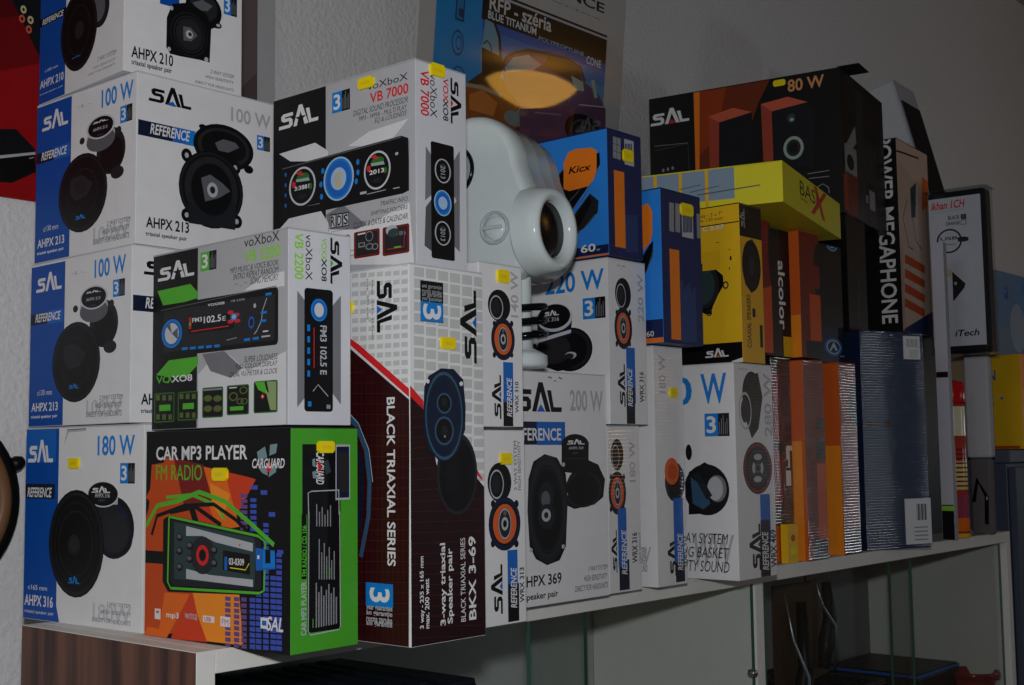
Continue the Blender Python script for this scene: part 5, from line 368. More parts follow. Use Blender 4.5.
('RFP', 'P'): [('R',1356,1068,4556,3801,(30,92,176)), ('R',1356,1068,4556,3234,(44,116,190)), ('R',1356,1068,4556,2969,(74,140,190)), ('R',354,1068,1380,6200,(26,136,204)), ('R',1356,3378,4556,3793,(22,20,20)), ('R',1356,3838,4556,3876,(22,20,20)), ('P',[1418,2548,1906,2549,2465,2274,3463,2473,4650,2362,4773,1068,578,467,1091,2307],(70,44,32)), ('P',[1092,2290,1459,2367,1979,2318,2601,1978,2136,1749,1137,1771],(140,78,34)), ('P',[1178,2154,1467,2282,1838,2149,1754,1923,1199,1919],(190,112,50)), ('L',[1068,2285,1464,2316,1931,2273],60,(150,140,128)), ('O',2487,2028,183,183,86,(150,160,160)), ('E',2222,1978,212,126,(110,130,130)), ('P',[1407,2960,1443,3417,1622,3420,1769,3219,1866,2884,1409,2943],(112,156,176)), ('L',[1442,3424,1649,3399,1787,3188,1848,2852],60,(22,20,20)), ('P',[1399,2940,1876,2887,1939,2767,1810,2459,1442,2450],(50,32,24)), ('L',[1429,2999,1509,3070,1595,3021,1624,2923],25,(30,24,22)), ('P',[1914,2761,1979,2910,2181,3034,2496,3142,2936,3200,3511,3227,3876,3151,4036,2929,4399,2814,4628,2590,4773,1068,2710,772,2534,2109,1970,2422],(76,60,104)), ('P',[1953,2735,2135,2945,2502,3072,2843,2982,2633,2842,2000,2675],(128,164,178)), ('P',[3054,3153,3514,3191,3831,3119,4001,2846,3661,2887,2958,2957],(44,36,36)), ('P',[3623,2972,3957,2931,4002,2778,3744,2755],(150,170,166)), ('L',[1914,2761,1979,2910,2181,3034,2496,3142,2936,3200,3511,3227,3876,3151,4015,2955],50,(26,22,24)), ('L',[3050,3197,2903,2944],40,(40,32,34)), ('P',[2365,2183,3122,2406,4628,2590,4773,1068,2494,741],(92,66,90)), ('E',4035,2095,499,290,(22,20,24)), ('E',4037,2077,351,223,(60,58,62)), ('O',4037,2077,290,186,70,(26,26,30)), ('P',[4170,3003,4266,3035,4380,2752,4296,2716],(150,176,170)), ('L',[3874,2525,4625,2628],20,(170,170,176)), ('L',[2749,2172,3424,2265],16,(150,124,138)), ('T','RFP - széria',1516,3567,3041,3796,(206,204,200),0,'b'), ('T','BLUE TITANIUM',1498,3424,2668,3551,(206,216,226),0,'b'), ('T','POLYPROPYLENE',2740,3372,3940,3438,(118,166,206),0,'b'), ('T','CONE',4017,3266,4425,3403,(214,218,224),0,'b'), ('T','REFERENCE',1783,4232,4437,4406,(24,22,22),0,'b'), ('T','series',2740,4097,4340,4113,(60,58,58),0,'b'), ('R',768,3221,969,3706,(24,60,100)), ('R',799,3256,938,3664,(34,120,176)), ('R',844,3288,969,3418,(24,60,100)), ('O',860,2883,134,199,82,(24,76,116)), ('O',879,2887,67,113,75,(24,76,116)), ('O',924,2373,144,166,85,(24,76,116))],
('REDP', 'P'): [('P',[1882,744,4277,1709,4216,4844,1407,3740],(112,12,18)), ('P',[1863,1365,4265,2304,4216,4844,1407,3740],(84,10,16)), ('P',[2904,645,3573,758,3759,793,3991,604,4008,340,3726,170,2918,100],'black'), ('P',[2913,285,3992,569,3998,541,2915,242],'lg2'), ('P',[2904,645,3573,758,3759,793,3991,604,3992,569,2913,285],'blackb'), ('L',[3921,482,3981,504],12,'lg'), ('P',[3606,2388,4260,2568,4279,1590,4004,1717],'blackb'), ('E',3818,2194,36,47,'sand'), ('E',3818,2194,15,20,'black'), ('E',3905,2093,36,47,'sand'), ('E',3905,2093,15,20,'black'), ('E',3803,2082,36,47,'copper'), ('E',3803,2082,15,20,'black'), ('E',3886,1977,36,47,'copper'), ('E',3886,1977,15,20,'black')],
}
STK = {'A316': [('L', 806, 1503, 977, 1605, 'price_sticker')], 'MP3': [('F', 276, 1620, 458, 1719, 'price_sticker'), ('L', 1014, 1393, 1216, 1505, 'price_sticker')], 'VB7000': [('F', 175, 1706, 357, 1820, 'price_sticker'), ('L', 1228, 1665, 1427, 1767, 'price_sticker')], 'BKX': [('L', 1081, 2852, 1195, 2958, 'price_sticker'), ('F', 369, 2506, 545, 2613, 'price_sticker')], 'W310': [('F', 243, 1329, 403, 1452, 'price_sticker')], 'W313': [('F', 530, 1492, 690, 1601, 'price_sticker')], 'W315': [('F', 316, 2242, 471, 2361, 'price_sticker')], 'KX60': [('F', 287, 1135, 475, 1278, 'price_sticker')], 'KXS': [('F', 407, 1569, 670, 1721, 'price_sticker')], 'NAVY': [('F', 822, 65, 1360, 787, 'shipping_label'), ('F', 926, 3026, 1264, 3402, 'barcode_label')]}


def carton(key, name, label, cat, cL='white', cF='white', cT=None, group=None, kind='card', lid=True, bev=.0005, artL=None, artF=None):
    x, y, z, yw, w_, d, h = BX[key]
    yw = R_(yw); c = Vector((x, y, z)) + Matrix.Rotation(yw, 3, 'Z') @ Vector((w_ / 2, d / 2, 0))
    root = empty(name, c, yw, label, cat, group)
    mb = MB(); hb = h - (.0014 if lid else 0)
    mb.box(-w_/2, -d/2, 0, w_/2, d/2, hb, mat(cF, kind), bev)
    mb.bm.normal_update(); iL = mb.mi(mat(cL, kind)); iT = mb.mi(mat(cT or cL, kind))
    for f in mb.bm.faces:
        if f.normal.x < -.5: f.material_index = iL
        elif abs(f.normal.z) > .9: f.material_index = iT
    paint(mb, ART.get((artL or key, 'L'), []), Vector((-w_/2, d/2, 0)), Vector((0, -1, 0)), Vector((0, 0, 1)), Vector((-1, 0, 0)), d, hb, kind)
    paint(mb, ART.get((artF or key, 'F'), []), Vector((-w_/2, -d/2, 0)), Vector((1, 0, 0)), Vector((0, 0, 1)), Vector((0, -1, 0)), w_, hb, kind)
    mb.build('carton_body', root)
    if lid:                                               # the tucked top flap with its folded edges
        l = MB(); l.box(-w_/2 - .0002, -d/2 - .0002, hb, w_/2 + .0002, d/2 + .0002, h - .0002, mat(cT or cL, kind), .0004)
        l.build('top_flap', root)
    for (f, u0, v0, u1, v1, nm) in STK.get(key, []):
        u0, v0, u1, v1 = u0 * 1e-4, v0 * 1e-4, u1 * 1e-4, v1 * 1e-4
        s = MB(); e0 = .0026; t = .0006
        if f == 'L': F = lambda u, v, e: (-w_/2 - e, d/2 - u, v)
        else: F = lambda u, v, e: (-w_/2 + u, -d/2 - e, v)
        if nm == 'price_sticker':
            nu, nv = (u1 - u0) * .12, (v1 - v0) * .2
            out = [(u0 + nu, v0), (u1 - nu, v0), (u1, v0 + nv), (u1, v1 - nv), (u1 - nu, v1), (u0 + nu, v1), (u0, v1 - nv), (u0, v0 + nv)]
        else: out = [(u0, v0), (u1, v0), (u1, v1), (u0, v1)]
        cc = mat('yel' if nm == 'price_sticker' else 'label', 'card'); i = s.mi(cc)
        A = [s.bm.verts.new(F(u, v, 0)) for u, v in out]; B = [s.bm.verts.new(F(u, v, e0)) for u, v in out]
        for j in range(len(A)): s.bm.faces.new((A[j], A[(j + 1) % len(A)], B[(j + 1) % len(A)], B[j])).material_index = i
        s.bm.faces.new(B).material_index = i
        if nm == 'price_sticker':
            um, vm = (u0 + u1) / 2, (v0 + v1) / 2
            for k in range(5):
                a = u0 + (u1 - u0) * (.25 + .11 * k)
                s.tri([F(a, vm - (v1 - v0) * .14, e0 + .0001), F(a + (u1 - u0) * .05, vm - (v1 - v0) * .14, e0 + .0001), F(a + (u1 - u0) * .05, vm + (v1 - v0) * .12, e0 + .0001), F(a, vm + (v1 - v0) * .12, e0 + .0001)], mat('yel2'))
        else:
            du, dv = u1 - u0, v1 - v0
            for k in range(9):
                a = .42 + .045 * k if nm == 'shipping_label' else .12 + .085 * k; ww = .02 + .012 * (k * 5 % 3)
                s.tri([F(u0 + du * a, v0 + dv * .52, e0 + .0001), F(u0 + du * (a + ww), v0 + dv * .52, e0 + .0001), F(u0 + du * (a + ww), v0 + dv * .88, e0 + .0001), F(u0 + du * a, v0 + dv * .88, e0 + .0001)], mat('mg'))
            for k in range(4):
                s.tri([F(u0 + du * .3, v0 + dv * (.08 + .09 * k), e0 + .0001), F(u0 + du * .85, v0 + dv * (.08 + .09 * k), e0 + .0001), F(u0 + du * .85, v0 + dv * (.11 + .09 * k), e0 + .0001), F(u0 + du * .3, v0 + dv * (.11 + .09 * k), e0 + .0001)], mat('lg'))
        s.build(nm, root)
    return root

# ------------------------------------------------------------------ the room
WY = .455
def struct(name, mb): return tag(mb.build(name), kind='structure')
wb = MB(); wb.box(-2.6, WY, 0, 5.2, WY + .1, 3.3, mat((224, 222, 222), 'plaster')); struct('wall_back', wb)
fl = MB(); fl.box(-2.6, -4, -.05, 5.2, WY + .1, 0, mat((120, 112, 104), 'matte')); struct('floor', fl)
ce = MB(); ce.box(-2.6, -4, 3.3, 5.2, WY + .1, 2.85, mat((170, 166, 160), 'matte')); struct('ceiling', ce)
wr = MB(); wr.box(5.2, -4, 0, 5.3, WY + .1, 3.3, mat((224, 222, 222), 'plaster')); struct('wall_right', wr)

# ------------------------------------------------------------------ the display cabinet everything stands on
CX1 = 1.822; CD = .287
cab = empty('display_cabinet', (CX1 / 2, CD / 2, -ZC), 0, 'long white glass-fronted display cabinet with walnut end, carrying all the boxes', 'cabinet')
def cpart(name, b, mt, bev=.0006, parent=None):
    mb = MB(); x0, y0, z0, x1, y1, z1 = b
    ox, oy = CX1 / 2, CD / 2
    if parent is not None: ox = oy = 0
    mb.box(x0 - ox, y0 - oy, z0 + ZC, x1 - ox, y1 - oy, z1 + ZC, mt, bev)
    return mb.build(name, parent or cab)
BRD = mat('board', 'matte')
cpart('top_board', (.0195, 0, -.0195, CX1 - .019, CD, 0), BRD)
s = cpart('side_panel', (0, 0.0006, -ZC, .0005, CD, -.0006), wood_mat(), 0); s['label'] = 'walnut veneer on the cabinet end'
cpart('end_panel', (.0006, 0, -ZC, .0192, CD, 0), BRD)
cpart('end_panel', (CX1 - .0187, 0, -ZC, CX1, CD, 0), BRD)
cpart('divider', (.893, .004, -ZC + .08, .914, CD - .006, -.0198), BRD)
GRN = mat((188, 188, 186), 'matte')
cpart('back_panel', (.0195, CD - .005, -ZC + .06, .9035, CD - .001, -.0198), GRN)
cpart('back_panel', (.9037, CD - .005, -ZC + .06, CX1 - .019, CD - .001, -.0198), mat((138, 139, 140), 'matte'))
cpart('plinth', (.02, .03, -ZC, CX1 - .02, CD - .01, -ZC + .06), BRD)
for zz in (-.34, -.68, -ZC + .061):
    cpart('shelf', (.0197, .02, zz - .018, .8925, CD - .006, zz), BRD); cpart('shelf', (.9145, .02, zz - .018, CX1 - .0192, CD - .006, zz), BRD)
GL = glass_mat(); GE = mat((58, 96, 84), 'gloss')
def glass_door(x0, x1, y, knobx=None):
    mb = MB(); ox, oy = CX1 / 2, CD / 2
    z0, z1 = .085, ZC - .0205
    mb.box(x0 - ox + .0012, y - oy, z0, x1 - ox - .0012, y - oy + .004, z1, GL)
    for xx in (x0, x1 - .0012): mb.box(xx - ox, y - oy, z0, xx - ox + .0012, y - oy + .004, z1, GE)
    o = mb.build('glass_door', cab)
    if knobx is not None:
        k = MB(); k.lathe([(0, .011), (.004, .011), (.0052, .009), (.0055, .004), (.0045, .0005)], mat((150, 150, 150), 'metal'), 20, Matrix.Translation((knobx - ox, y - oy, ZC - .135)) @ Matrix.Rotation(R_(90), 4, 'X'))
        k.build('door_knob', o)
glass_door(.021, .535, .012); glass_door(.425, .888, .0045, .872)
glass_door(.917, 1.39, .0045); glass_door(1.325, CX1 - .021, .012)

# ------------------------------------------------------------------ cartons on the cabinet top
G_AH = None
carton('A316', 'speaker_carton', 'white and blue speaker carton marked 180 W, lowest of the left stack', 'box', cT='lgw')
carton('A213L', 'speaker_carton', 'white and blue speaker carton marked 100 W, standing directly on the 180 W carton', 'box', cT='lgw', artF='A213U')
carton('A213U', 'speaker_carton', 'white and blue 100 W speaker carton, second from top of the left stack', 'box', cT='lgw', artL='A213L')
carton('A210', 'speaker_carton', 'smaller white and blue speaker carton cut off by the photo, topmost of the left stack', 'box', cT='lgw')
carton('MP3', 'car_radio_carton', 'black and orange car MP3 player carton with a bright green side', 'box', 'black', 'mp_green', 'dg')
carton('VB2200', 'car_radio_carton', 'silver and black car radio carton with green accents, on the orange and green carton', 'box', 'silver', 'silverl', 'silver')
carton('BKX', 'speaker_carton', 'tall speaker carton, white grid above and dark maroon below with red diagonal stripe', 'box', 'bk_white', 'bk_white', 'lgw')
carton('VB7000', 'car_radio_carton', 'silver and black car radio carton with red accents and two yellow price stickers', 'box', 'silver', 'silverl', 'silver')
carton('W313', 'speaker_carton', 'narrow white speaker carton standing on the shelf right of the tall maroon carton', 'box', cT='lgw')
carton('W310', 'speaker_carton', 'narrow white speaker carton marked 140 W, atop another narrow one beside the maroon carton', 'box', cT='lgw')
carton('A369', 'speaker_carton', 'large white carton marked 200 W in grey with a big oval speaker picture', 'box', cT='lgw')
carton('W316L', 'speaker_carton', 'white film-wrapped carton on the shelf directly under the 220 W carton', 'box', cT='lgw', kind='wrap')
carton('W316U', 'speaker_carton', 'white speaker carton with large blue 220 W, below the blue carton with orange logo', 'box', cT='lgw')
carton('W315', 'speaker_carton', 'tall narrow film-wrapped white carton with yellow price sticker, under the navy barcode carton', 'box', cT='lgw', kind='wrap')
carton('W469', 'speaker_carton', 'white film-wrapped carton with basket and sound lettering, under the yellow speaker carton', 'box', cT='lgw', kind='wrap')
carton('KX60', 'speaker_carton', 'light and navy blue carton with orange logo patch, on the 220 W carton', 'box', 'kblue', 'kblue2', 'kblue2')
carton('KXS', 'speaker_carton', 'navy blue carton with orange strip and barcode, left of the yellow speaker carton', 'box', 'kblue', 'kblue2', 'kblue2')
carton('C257', 'speaker_carton', 'yellow and black speaker carton standing on a white carton, under the flat yellow one', 'box', 'c_yel', 'c_yel2', 'black')
carton('BASIX', 'cable_kit_carton', 'flat bright yellow and grey-blue carton lying below the black 80 W carton', 'box', 'b_yel', 'b_yel', 'b_yel')
w80 = carton('W80', 'speaker_set_carton', 'big black and copper 80 W bookshelf speaker carton at the top right', 'box', 'black', 'black', 'black')
_, _, _, _, fw_, fd_, fh_ = BX['W80']
mb = MB(); mb.box(-fw_/2, -fd_/2 - .032, fh_ + .0004, -fw_/2 + .06, -fd_/2 + .004, fh_ + .0014, mat('blackb'), .0003); mb.build('loose_flap', w80)
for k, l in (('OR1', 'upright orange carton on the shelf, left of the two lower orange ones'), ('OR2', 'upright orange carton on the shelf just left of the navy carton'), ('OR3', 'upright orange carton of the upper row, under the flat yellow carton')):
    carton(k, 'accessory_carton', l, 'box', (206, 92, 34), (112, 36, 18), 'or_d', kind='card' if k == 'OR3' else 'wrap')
carton('NAVY', 'accessory_carton', 'tall navy blue film-wrapped carton with white shipping label', 'box', 'navybox', 'navybox', 'navybox', kind='wrap')
carton('MEGA', 'megaphone_carton', 'tall carton with white MEGAPHONE lettering down its black spine', 'box', 'black', 'peach', 'dg')
carton('AKG', 'headphone_carton', 'black carton with two round blue emblems beside the upper orange carton', 'box', 'black', 'black', 'black')
carton('BT1', 'earphone_carton', 'slim black carton with faint grey painted reflection of lettering beside the emblem carton', 'box', 'black', 'black', 'black')
carton('BT2', 'microphone_carton', 'slim black carton just left of the megaphone carton', 'box', 'black', 'black', 'black')
carton('BLK', 'accessory_carton', 'slim glossy black carton standing between orange and navy cartons', 'box', 'black', 'black', 'black', kind='wrap')
carton('HID', 'accessory_carton', 'plain black carton behind the navy carton, under the megaphone carton', 'box', 'black', 'blackb', 'black')
carton('RED', 'accessory_carton', 'black and red film-wrapped carton on the shelf just left of the lower orange cartons', 'box', 'blackb', 'blackb', 'black', kind='wrap')
carton('YEL', 'fuse_carton', 'tiny yellow carton on the shelf left of the orange cartons', 'box', 'c_yel', 'c_yel', 'c_yel')
carton('RED2', 'accessory_carton', 'orange and red carton right behind the yellow speaker carton', 'box', 'or_d', 'or_d', 'red_d')
carton('BSP', 'accessory_carton', 'black carton with white vertical lettering in the upper row, left of upper orange carton', 'box', 'blackb', 'black', 'black')
carton('YBOX', 'accessory_carton', 'yellow and orange carton at the right end, below the clear clamshell pack', 'box', 'c_yel', 'or_l', 'c_yel')

# tall narrow white carton with a black band
carton('WTALL', 'lamp_tube_carton', 'very tall thin white carton with black foot, in front of the clamshell pack', 'box', (190,188,198), (150,148,156), 'lgw')
# ------------------------------------------------------------------ clear clamshell pack with a printed card
x, y, z, yw, cw, cd, ch = BX['CLAM']
yw = R_(yw); c = Vector((x, y, z)) + Matrix.Rotation(yw, 3, 'Z') @ Vector((cw / 2, cd / 2, 0))
cl = empty('clamshell_pack', c, yw, 'clear plastic clamshell pack with white printed card, high at the right end', 'package')
mb = MB()
mb.box(-cw/2 + .006, -cd/2 + .004, .004, cw/2 - .004, cd/2 - .004, ch - .006, mat('blackb', 'matte'), .004)
mb.build('black_insert', cl)
mb = MB(); CH2 = ch - .034
mb.box(-cw/2 + .003, -cd/2 + .010, .016, -cw/2 + .0055, cd/2 - .006, ch - .018, mat('cardw'), .0008)
paint(mb, ART.get(('CLAM', 'L'), []), Vector((-cw/2 + .003, cd/2, 0)), Vector((0, -1, 0)), Vector((0, 0, 1)), Vector((-1, 0, 0)), cd, ch, 'card', .0105)
mb.build('printed_card', cl)
mb = MB(); PG = glass_mat('clear_plastic', (.90, .91, .92))
mb.box(-cw/2, -cd/2, 0, cw/2, cd/2, ch, PG, .006, 3)
for zz in (.002, ch - .004): mb.box(-cw/2 - .002, -cd/2 - .003, zz, cw/2 + .002, cd/2 + .003, zz + .0015, PG)
mb.build('clear_shell', cl)

# white packet that carries the clamshell, red capped tube pack
x, y, z, yw, cw, cd, ch = BX['PACK']
pk = empty('white_packet', (x + cw/2, y + cd/2, z), 0, 'plain white packet with clear lower half, under the clamshell pack', 'package')
mb = MB(); mb.box(-cw/2, -cd/2, .14, cw/2, cd/2, ch, mat((178, 176, 180), 'matte'), .004); mb.box(-cw/2 + .002, -cd/2 + .002, ch - .012, cw/2 - .002, cd/2 - .002, ch - .0005, mat('lgw'), .002); mb.build('paper_sleeve', pk)
mb = MB(); mb.box(-cw/2 + .002, -cd/2 + .002, 0, cw/2 - .002, cd/2 - .002, .1395, mat((98, 92, 94), 'gloss'), .006, 3)
mb.build('lower_tray', pk)
mb = MB(); mb.tube([(-cw/2 - .004, -.01, .02), (-cw/2 - .004, -.012, .07), (-cw/2 - .004, .004, .1), (-cw/2 - .004, .012, .06)], .0035, mat('black', 'gloss'), 10); mb.build('plug_cord', pk)

tb = empty('tube_pack', (1.607, .012, 0), 0, 'slim red and yellow tube pack with red cap, right of the tall white carton', 'package')
mb = MB(); mb.lathe([(0, .0), (.019, 0), (.0205, .003), (.0205, .235), (.019, .238), (0, .238)], mat((168, 60, 50), 'gloss'), 28)
for a, b, cc in ((.012, .035, 'or_m'), (.035, .075, (150, 60, 80)), (.085, .135, (206, 190, 120)), (.18, .232, (214, 200, 170))): mb.lathe([(.0207, a), (.0207, b)], mat(cc, 'gloss'), 28)
for k in range(9): mb.lathe([(.0209, .09 + k * .008), (.0209, .093 + k * .008)], mat('red_d', 'gloss'), 28)
mb.build('tube_body', tb)
mb = MB(); mb.lathe([(.0212, .2385), (.022, .241), (.022, .268), (.0195, .276), (.007, .279), (0, .279)], mat((190, 30, 32), 'gloss'), 28); mb.build('cap', tb)
mb = MB(); mb.lathe([(.0214, .001), (.0214, .008)], mat('yel2', 'gloss'), 28); mb.build('base_ring', tb)

# white box with a black front panel, tilted back
st = empty('carton', (1.925, .14, .1545), 0, 'plain brown carton behind the yellow and orange carton at the right end', 'box')
mb = MB(); mb.box(-.062, -.066, 0, .066, .062, .176, mat('kraft', 'matte'), .001); mb.build('carton_body', st)
mb = MB(); mb.box(-.0622, -.0662, .1762, .0662, -.002, .1774, mat('kraft', 'matte'), .0004); mb.build('flap', st)
mb = MB(); mb.box(-.0622, -.001, .1762, .0662, .0622, .1774, mat('kraft', 'matte'), .0004); mb.build('flap', st)
lb = empty('tilted_carton', (1.84, .057, .3475), 0, 'white carton with black front panel, tilted back behind the megaphone carton', 'box')
mb = MB(); mb.box(0, 0, 0, .122, .06, .588, mat((182, 180, 190), 'card'), .001); mb.build('carton_body', lb)
mb = MB(); mb.box(-.0012, .004, .45, -.0004, .058, .586, mat('lgw', 'card'), .0003); mb.build('glue_flap', lb)
mb = MB(); mb.box(.012, -.0014, .03, .120, -.0004, .545, mat('blackb', 'card'), .0003); mb.build('front_panel', lb)
mb = MB(); mb.box(-.0002, -.0002, .5882, .1222, .0602, .5896, mat('lgw'), .0004); mb.build('top_flap', lb)
lb.rotation_euler = (R_(-14), 0, R_(4))

# ------------------------------------------------------------------ second, taller cabinet beyond the right end and the box standing on it
c2 = empty('storage_cabinet', (2.75, .2, -ZC), 0, 'dark grey-blue cabinet beyond the right end of the display cabinet', 'cabinet')
mb = MB(); mb.box(-.90, -.19, .07, .90, .24, ZC + .128, mat((70, 78, 92), 'card'), .002); mb.build('cabinet_body', c2)
mb = MB(); mb.box(-.905, -.20, ZC + .1285, .905, .245, ZC + .1535, mat((84, 92, 106), 'card'), .002); mb.build('cabinet_top', c2)
for k in range(3):
    mb = MB(); mb.box(-.895 + k * .6, -.206, .08, -.305 + k * .6, -.1905, ZC + .12, mat((70, 78, 92), 'card'), .0015); d = mb.build('door', c2)
    mb = MB(); mb.tube([(-.35 + k * .6, -.207, 1.0), (-.35 + k * .6, -.228, 1.01), (-.35 + k * .6, -.228, 1.12), (-.35 + k * .6, -.207, 1.13)], .005, mat('lg', 'metal')); h = mb.build('handle', d)
mb = MB(); mb.box(-.88, -.16, 0, .88, .22, .069, mat('dg', 'matte')); mb.build('plinth', c2)
bb = empty('bubble_carton', (2.62, .30, .1545), 0, 'white and pale blue carton with blue bubbles at the right edge of the photo', 'box')
mb = MB(); mb.box(-.26, -.10, 0, .26, .10, .42, mat((120, 138, 158)), .001)
paint(mb, [('R', 0, 2900, 5200, 4200, (104, 136, 170)), ('R', 0, 0, 5200, 1550, (84, 96, 112)), ('E', 560, 3700, 150, 150, (40, 96, 166)), ('E', 520, 3740, 50, 50, (120, 176, 220)), ('E', 1250, 2900, 520, 600, (150, 164, 180)), ('O', 1250, 2900, 560, 640, 93, (84, 130, 170)), ('E', 1800, 3900, 200, 200, (60, 130, 196))], Vector((-.26, -.10, 0)), Vector((1, 0, 0)), Vector((0, 0, 1)), Vector((0, -1, 0)), .52, .42)
mb.build('carton_body', bb)
mb = MB(); mb.box(-.2603, -.1003, .4202, .2603, .1003, .4216, mat('lgw'), .0004); mb.build('top_flap', bb)

# ------------------------------------------------------------------ pictures on the back wall
t = R_(5.5); PV = Vector((0, -math.sin(t), math.cos(t))); PN = Vector((0, -math.cos(t), -math.sin(t)))
pr = empty('framed_poster', (.665, .44, .5), 0, 'glossy blue car poster with black heading band, tilted forward on the wall', 'poster')
PW, PH = .505, .62
mb = MB(); bx = mb.bm
mb.box(0, .0, 0, PW, .006, PH, mat((186, 184, 182), 'poster'), .001)
def pf(els): return els
paint(mb, ART[('RFP', 'P')], Vector((0, 0, 0)), Vector((1, 0, 0)), Vector((0, 0, 1)), Vector((0, -1, 0)), PW, PH, 'poster', .002)
po = mb.build('print_panel', pr)
mb = MB(); mb.box(.01, .0065, .02, PW - .01, .0095, PH - .02, mat('kraft', 'matte')); mb.build('backing_board', pr)
pr.rotation_euler = (t, 0, 0)

pg = empty('wall_poster', (.26, WY - .006, .52), 0, 'plain grey-brown poster with wide pale border, behind the topmost left carton', 'poster')
mb = MB(); mb.box(-.16, 0, 0, .171, .004, .62, mat((182, 182, 182), 'card'), .001)
paint(mb, [('R', 200, 200, 3010, 6000, (86, 74, 74)), ('P', [2500, 3000, 3010, 3600, 3010, 1500, 2700, 1200], (104, 92, 92)), ('P', [2700, 4200, 3010, 4500, 3010, 4200, 2800, 3900], (66, 54, 58)), ('E', 1400, 3000, 700, 900, (104, 96, 94))], Vector((-.16, 0, 0)), Vector((1, 0, 0)), Vector((0, 0, 1)), Vector((0, -1, 0)), .331, .62)
mb.build('print_panel', pg)
rp = empty('amplifier_poster', (-.05, WY - .006, .452), 0, 'red poster with black amplifiers at the left edge, above the wall-hung speaker', 'poster')
mb = MB(); mb.box(-.26, 0, 0, .18, .004, .62, mat((150, 16, 20), 'card'), .001)
paint(mb, ART[('REDP', 'P')], Vector((-.26, 0, 0)), Vector((1, 0, 0)), Vector((0, 0, 1)), Vector((0, -1, 0)), .44, .62)
mb.build('print_panel', rp)

# ------------------------------------------------------------------ raw speaker hung on the wall at the left edge
ws = empty('wall_speaker', (-.036, WY - .004, .116), 0, 'round car speaker with brown ring hung on the wall at the left edge', 'speaker')
mx = Matrix.Rotation(R_(90), 4, 'X')
def sc(m_, sx, sz): return m_ @ Matrix.Diagonal((sx, sz, 1, 1))
mb = MB(); mb.lathe([(.060, 0), (.094, .016), (.101, .022), (.101, .030), (.094, .034), (.090, .034)], mat('black', 'card'), 48, mx); mb.build('basket', ws)
mb = MB(); mb.lathe([(.0895, .0345), (.086, .0405), (.080, .0425), (.074, .040), (.071, .034)], mat((120, 84, 58), 'card'), 48, mx); mb.build('surround', ws)
mb = MB(); mb.lathe([(.0705, .034), (.045, .014), (.025, .008), (.02, .014), (.0, .02)], mat('dg', 'card'), 48, mx); mb.build('cone', ws)
for a in (22, 112, 202, 292):
    mb = MB(); ca, sa = math.cos(R_(a)), math.sin(R_(a))
    mb.tube([(ca * .099, -.026, sa * .099), (ca * .108, -.026, sa * .108), (ca * .114, -.026, sa * .114)], [.008, .008, .005], mat('black', 'card'), 10); mb.build('mounting_ear', ws)

# ------------------------------------------------------------------ white effect light with two round lobes
fl = empty('effect_light', (.33, -.039, .247), R_(8), 'white rounded effect light with round black lens, left of the blue carton', 'light')
WH = mat((206, 214, 212), 'gloss')
cA = (.034, .207, .058); cB = (.0, .135, .048)       # lobes: (y, z, radius) relative to the base
def inside(y_, z_, g=0.0):
    da = math.hypot(y_ - cA[0], z_ - cA[1]); db = math.hypot(y_ - cB[0], z_ - cB[1])
    fa = max(0, 1 - (da / (cA[2] * 1.7)) ** 2) ** 2; fb = max(0, 1 - (db / (cB[2] * 1.7)) ** 2) ** 2
    return fa + fb > .428 + g
mc = ((cA[0] + cB[0]) / 2, (cA[1] + cB[1]) / 2)
prof = []
for k in range(72):
    a = 6.28318 * k / 72; r = .005
    while inside(mc[0] + r * math.cos(a), mc[1] + r * math.sin(a)) and r < .2: r += .0004
    prof.append((r, a))
def ring(x_, s_, sh=0.0): return [Vector((x_, mc[0] + sh + r * s_ * math.cos(a), mc[1] + r * s_ * math.sin(a))) for r, a in prof]
mb = MB()
mb.loft([ring(0, .88), ring(.002, .945), ring(.007, .985), ring(.013, 1.0), ring(.026, 1.0), ring(.0275, .99), ring(.029, .975), ring(.050, .975), ring(.0515, .965), ring(.053, .95), ring(.074, .95), ring(.0755, .94), ring(.077, .925), ring(.094, .91), ring(.102, .83), ring(.105, .70)], WH)
mb.build('housing', fl, recalc=True)
def disc(name, c_, ax, prof_, mt, par=fl, n=40):
    mtx = Matrix.Translation(c_) @ ax; b_ = MB(); b_.lathe(prof_, mt, n, mtx); return b_.build(name, par)
FX = Matrix.Rotation(R_(-90), 4, 'Y')                      # lathe axis -> -X (front)
FYm = Matrix.Rotation(R_(90), 4, 'X')                      # lathe axis -> -Y
kc = Vector((.0005, .0, .142))
disc('knob_ring', kc, FX, [(.0175, -.001), (.0175, .003), (.016, .0045), (.0142, .003), (.0142, 0)], mat((176, 186, 190), 'gloss'))
kn = disc('knob', kc, FX, [(0, .005), (.009, .0048), (.0125, .003), (.0135, 0)], WH)
g = MB(); g.box(-.0075, -.0115, -.002, -.0045, .0115, .002, mat((190, 198, 198), 'gloss'), .001); gg = g.build('grip', kn); gg.location = kc
disc('gasket', Vector((.0, .053, .208)), FX, [(.0275, -.002), (.028, .003), (.0265, .0045), (.0245, .003), (.024, -.002)], mat('black', 'gloss'))
disc('front_lens', Vector((.0, .053, .208)), FX, [(0, .0035), (.015, .003), (.024, .0)], mat((150, 162, 160), 'gloss'))
lc = Vector((.024, -.054, .138))
disc('lens_ring', lc, FYm, [(.046, -.022), (.0435, -.006), (.0415, .003), (.0385, .0065), (.034, .0065), (.0295, .001), (.0285, -.006)], WH)
disc('lens', lc, FYm, [(0, -.001), (.014, -.0015), (.0285, -.004)], mat((12, 14, 16), 'gloss'))
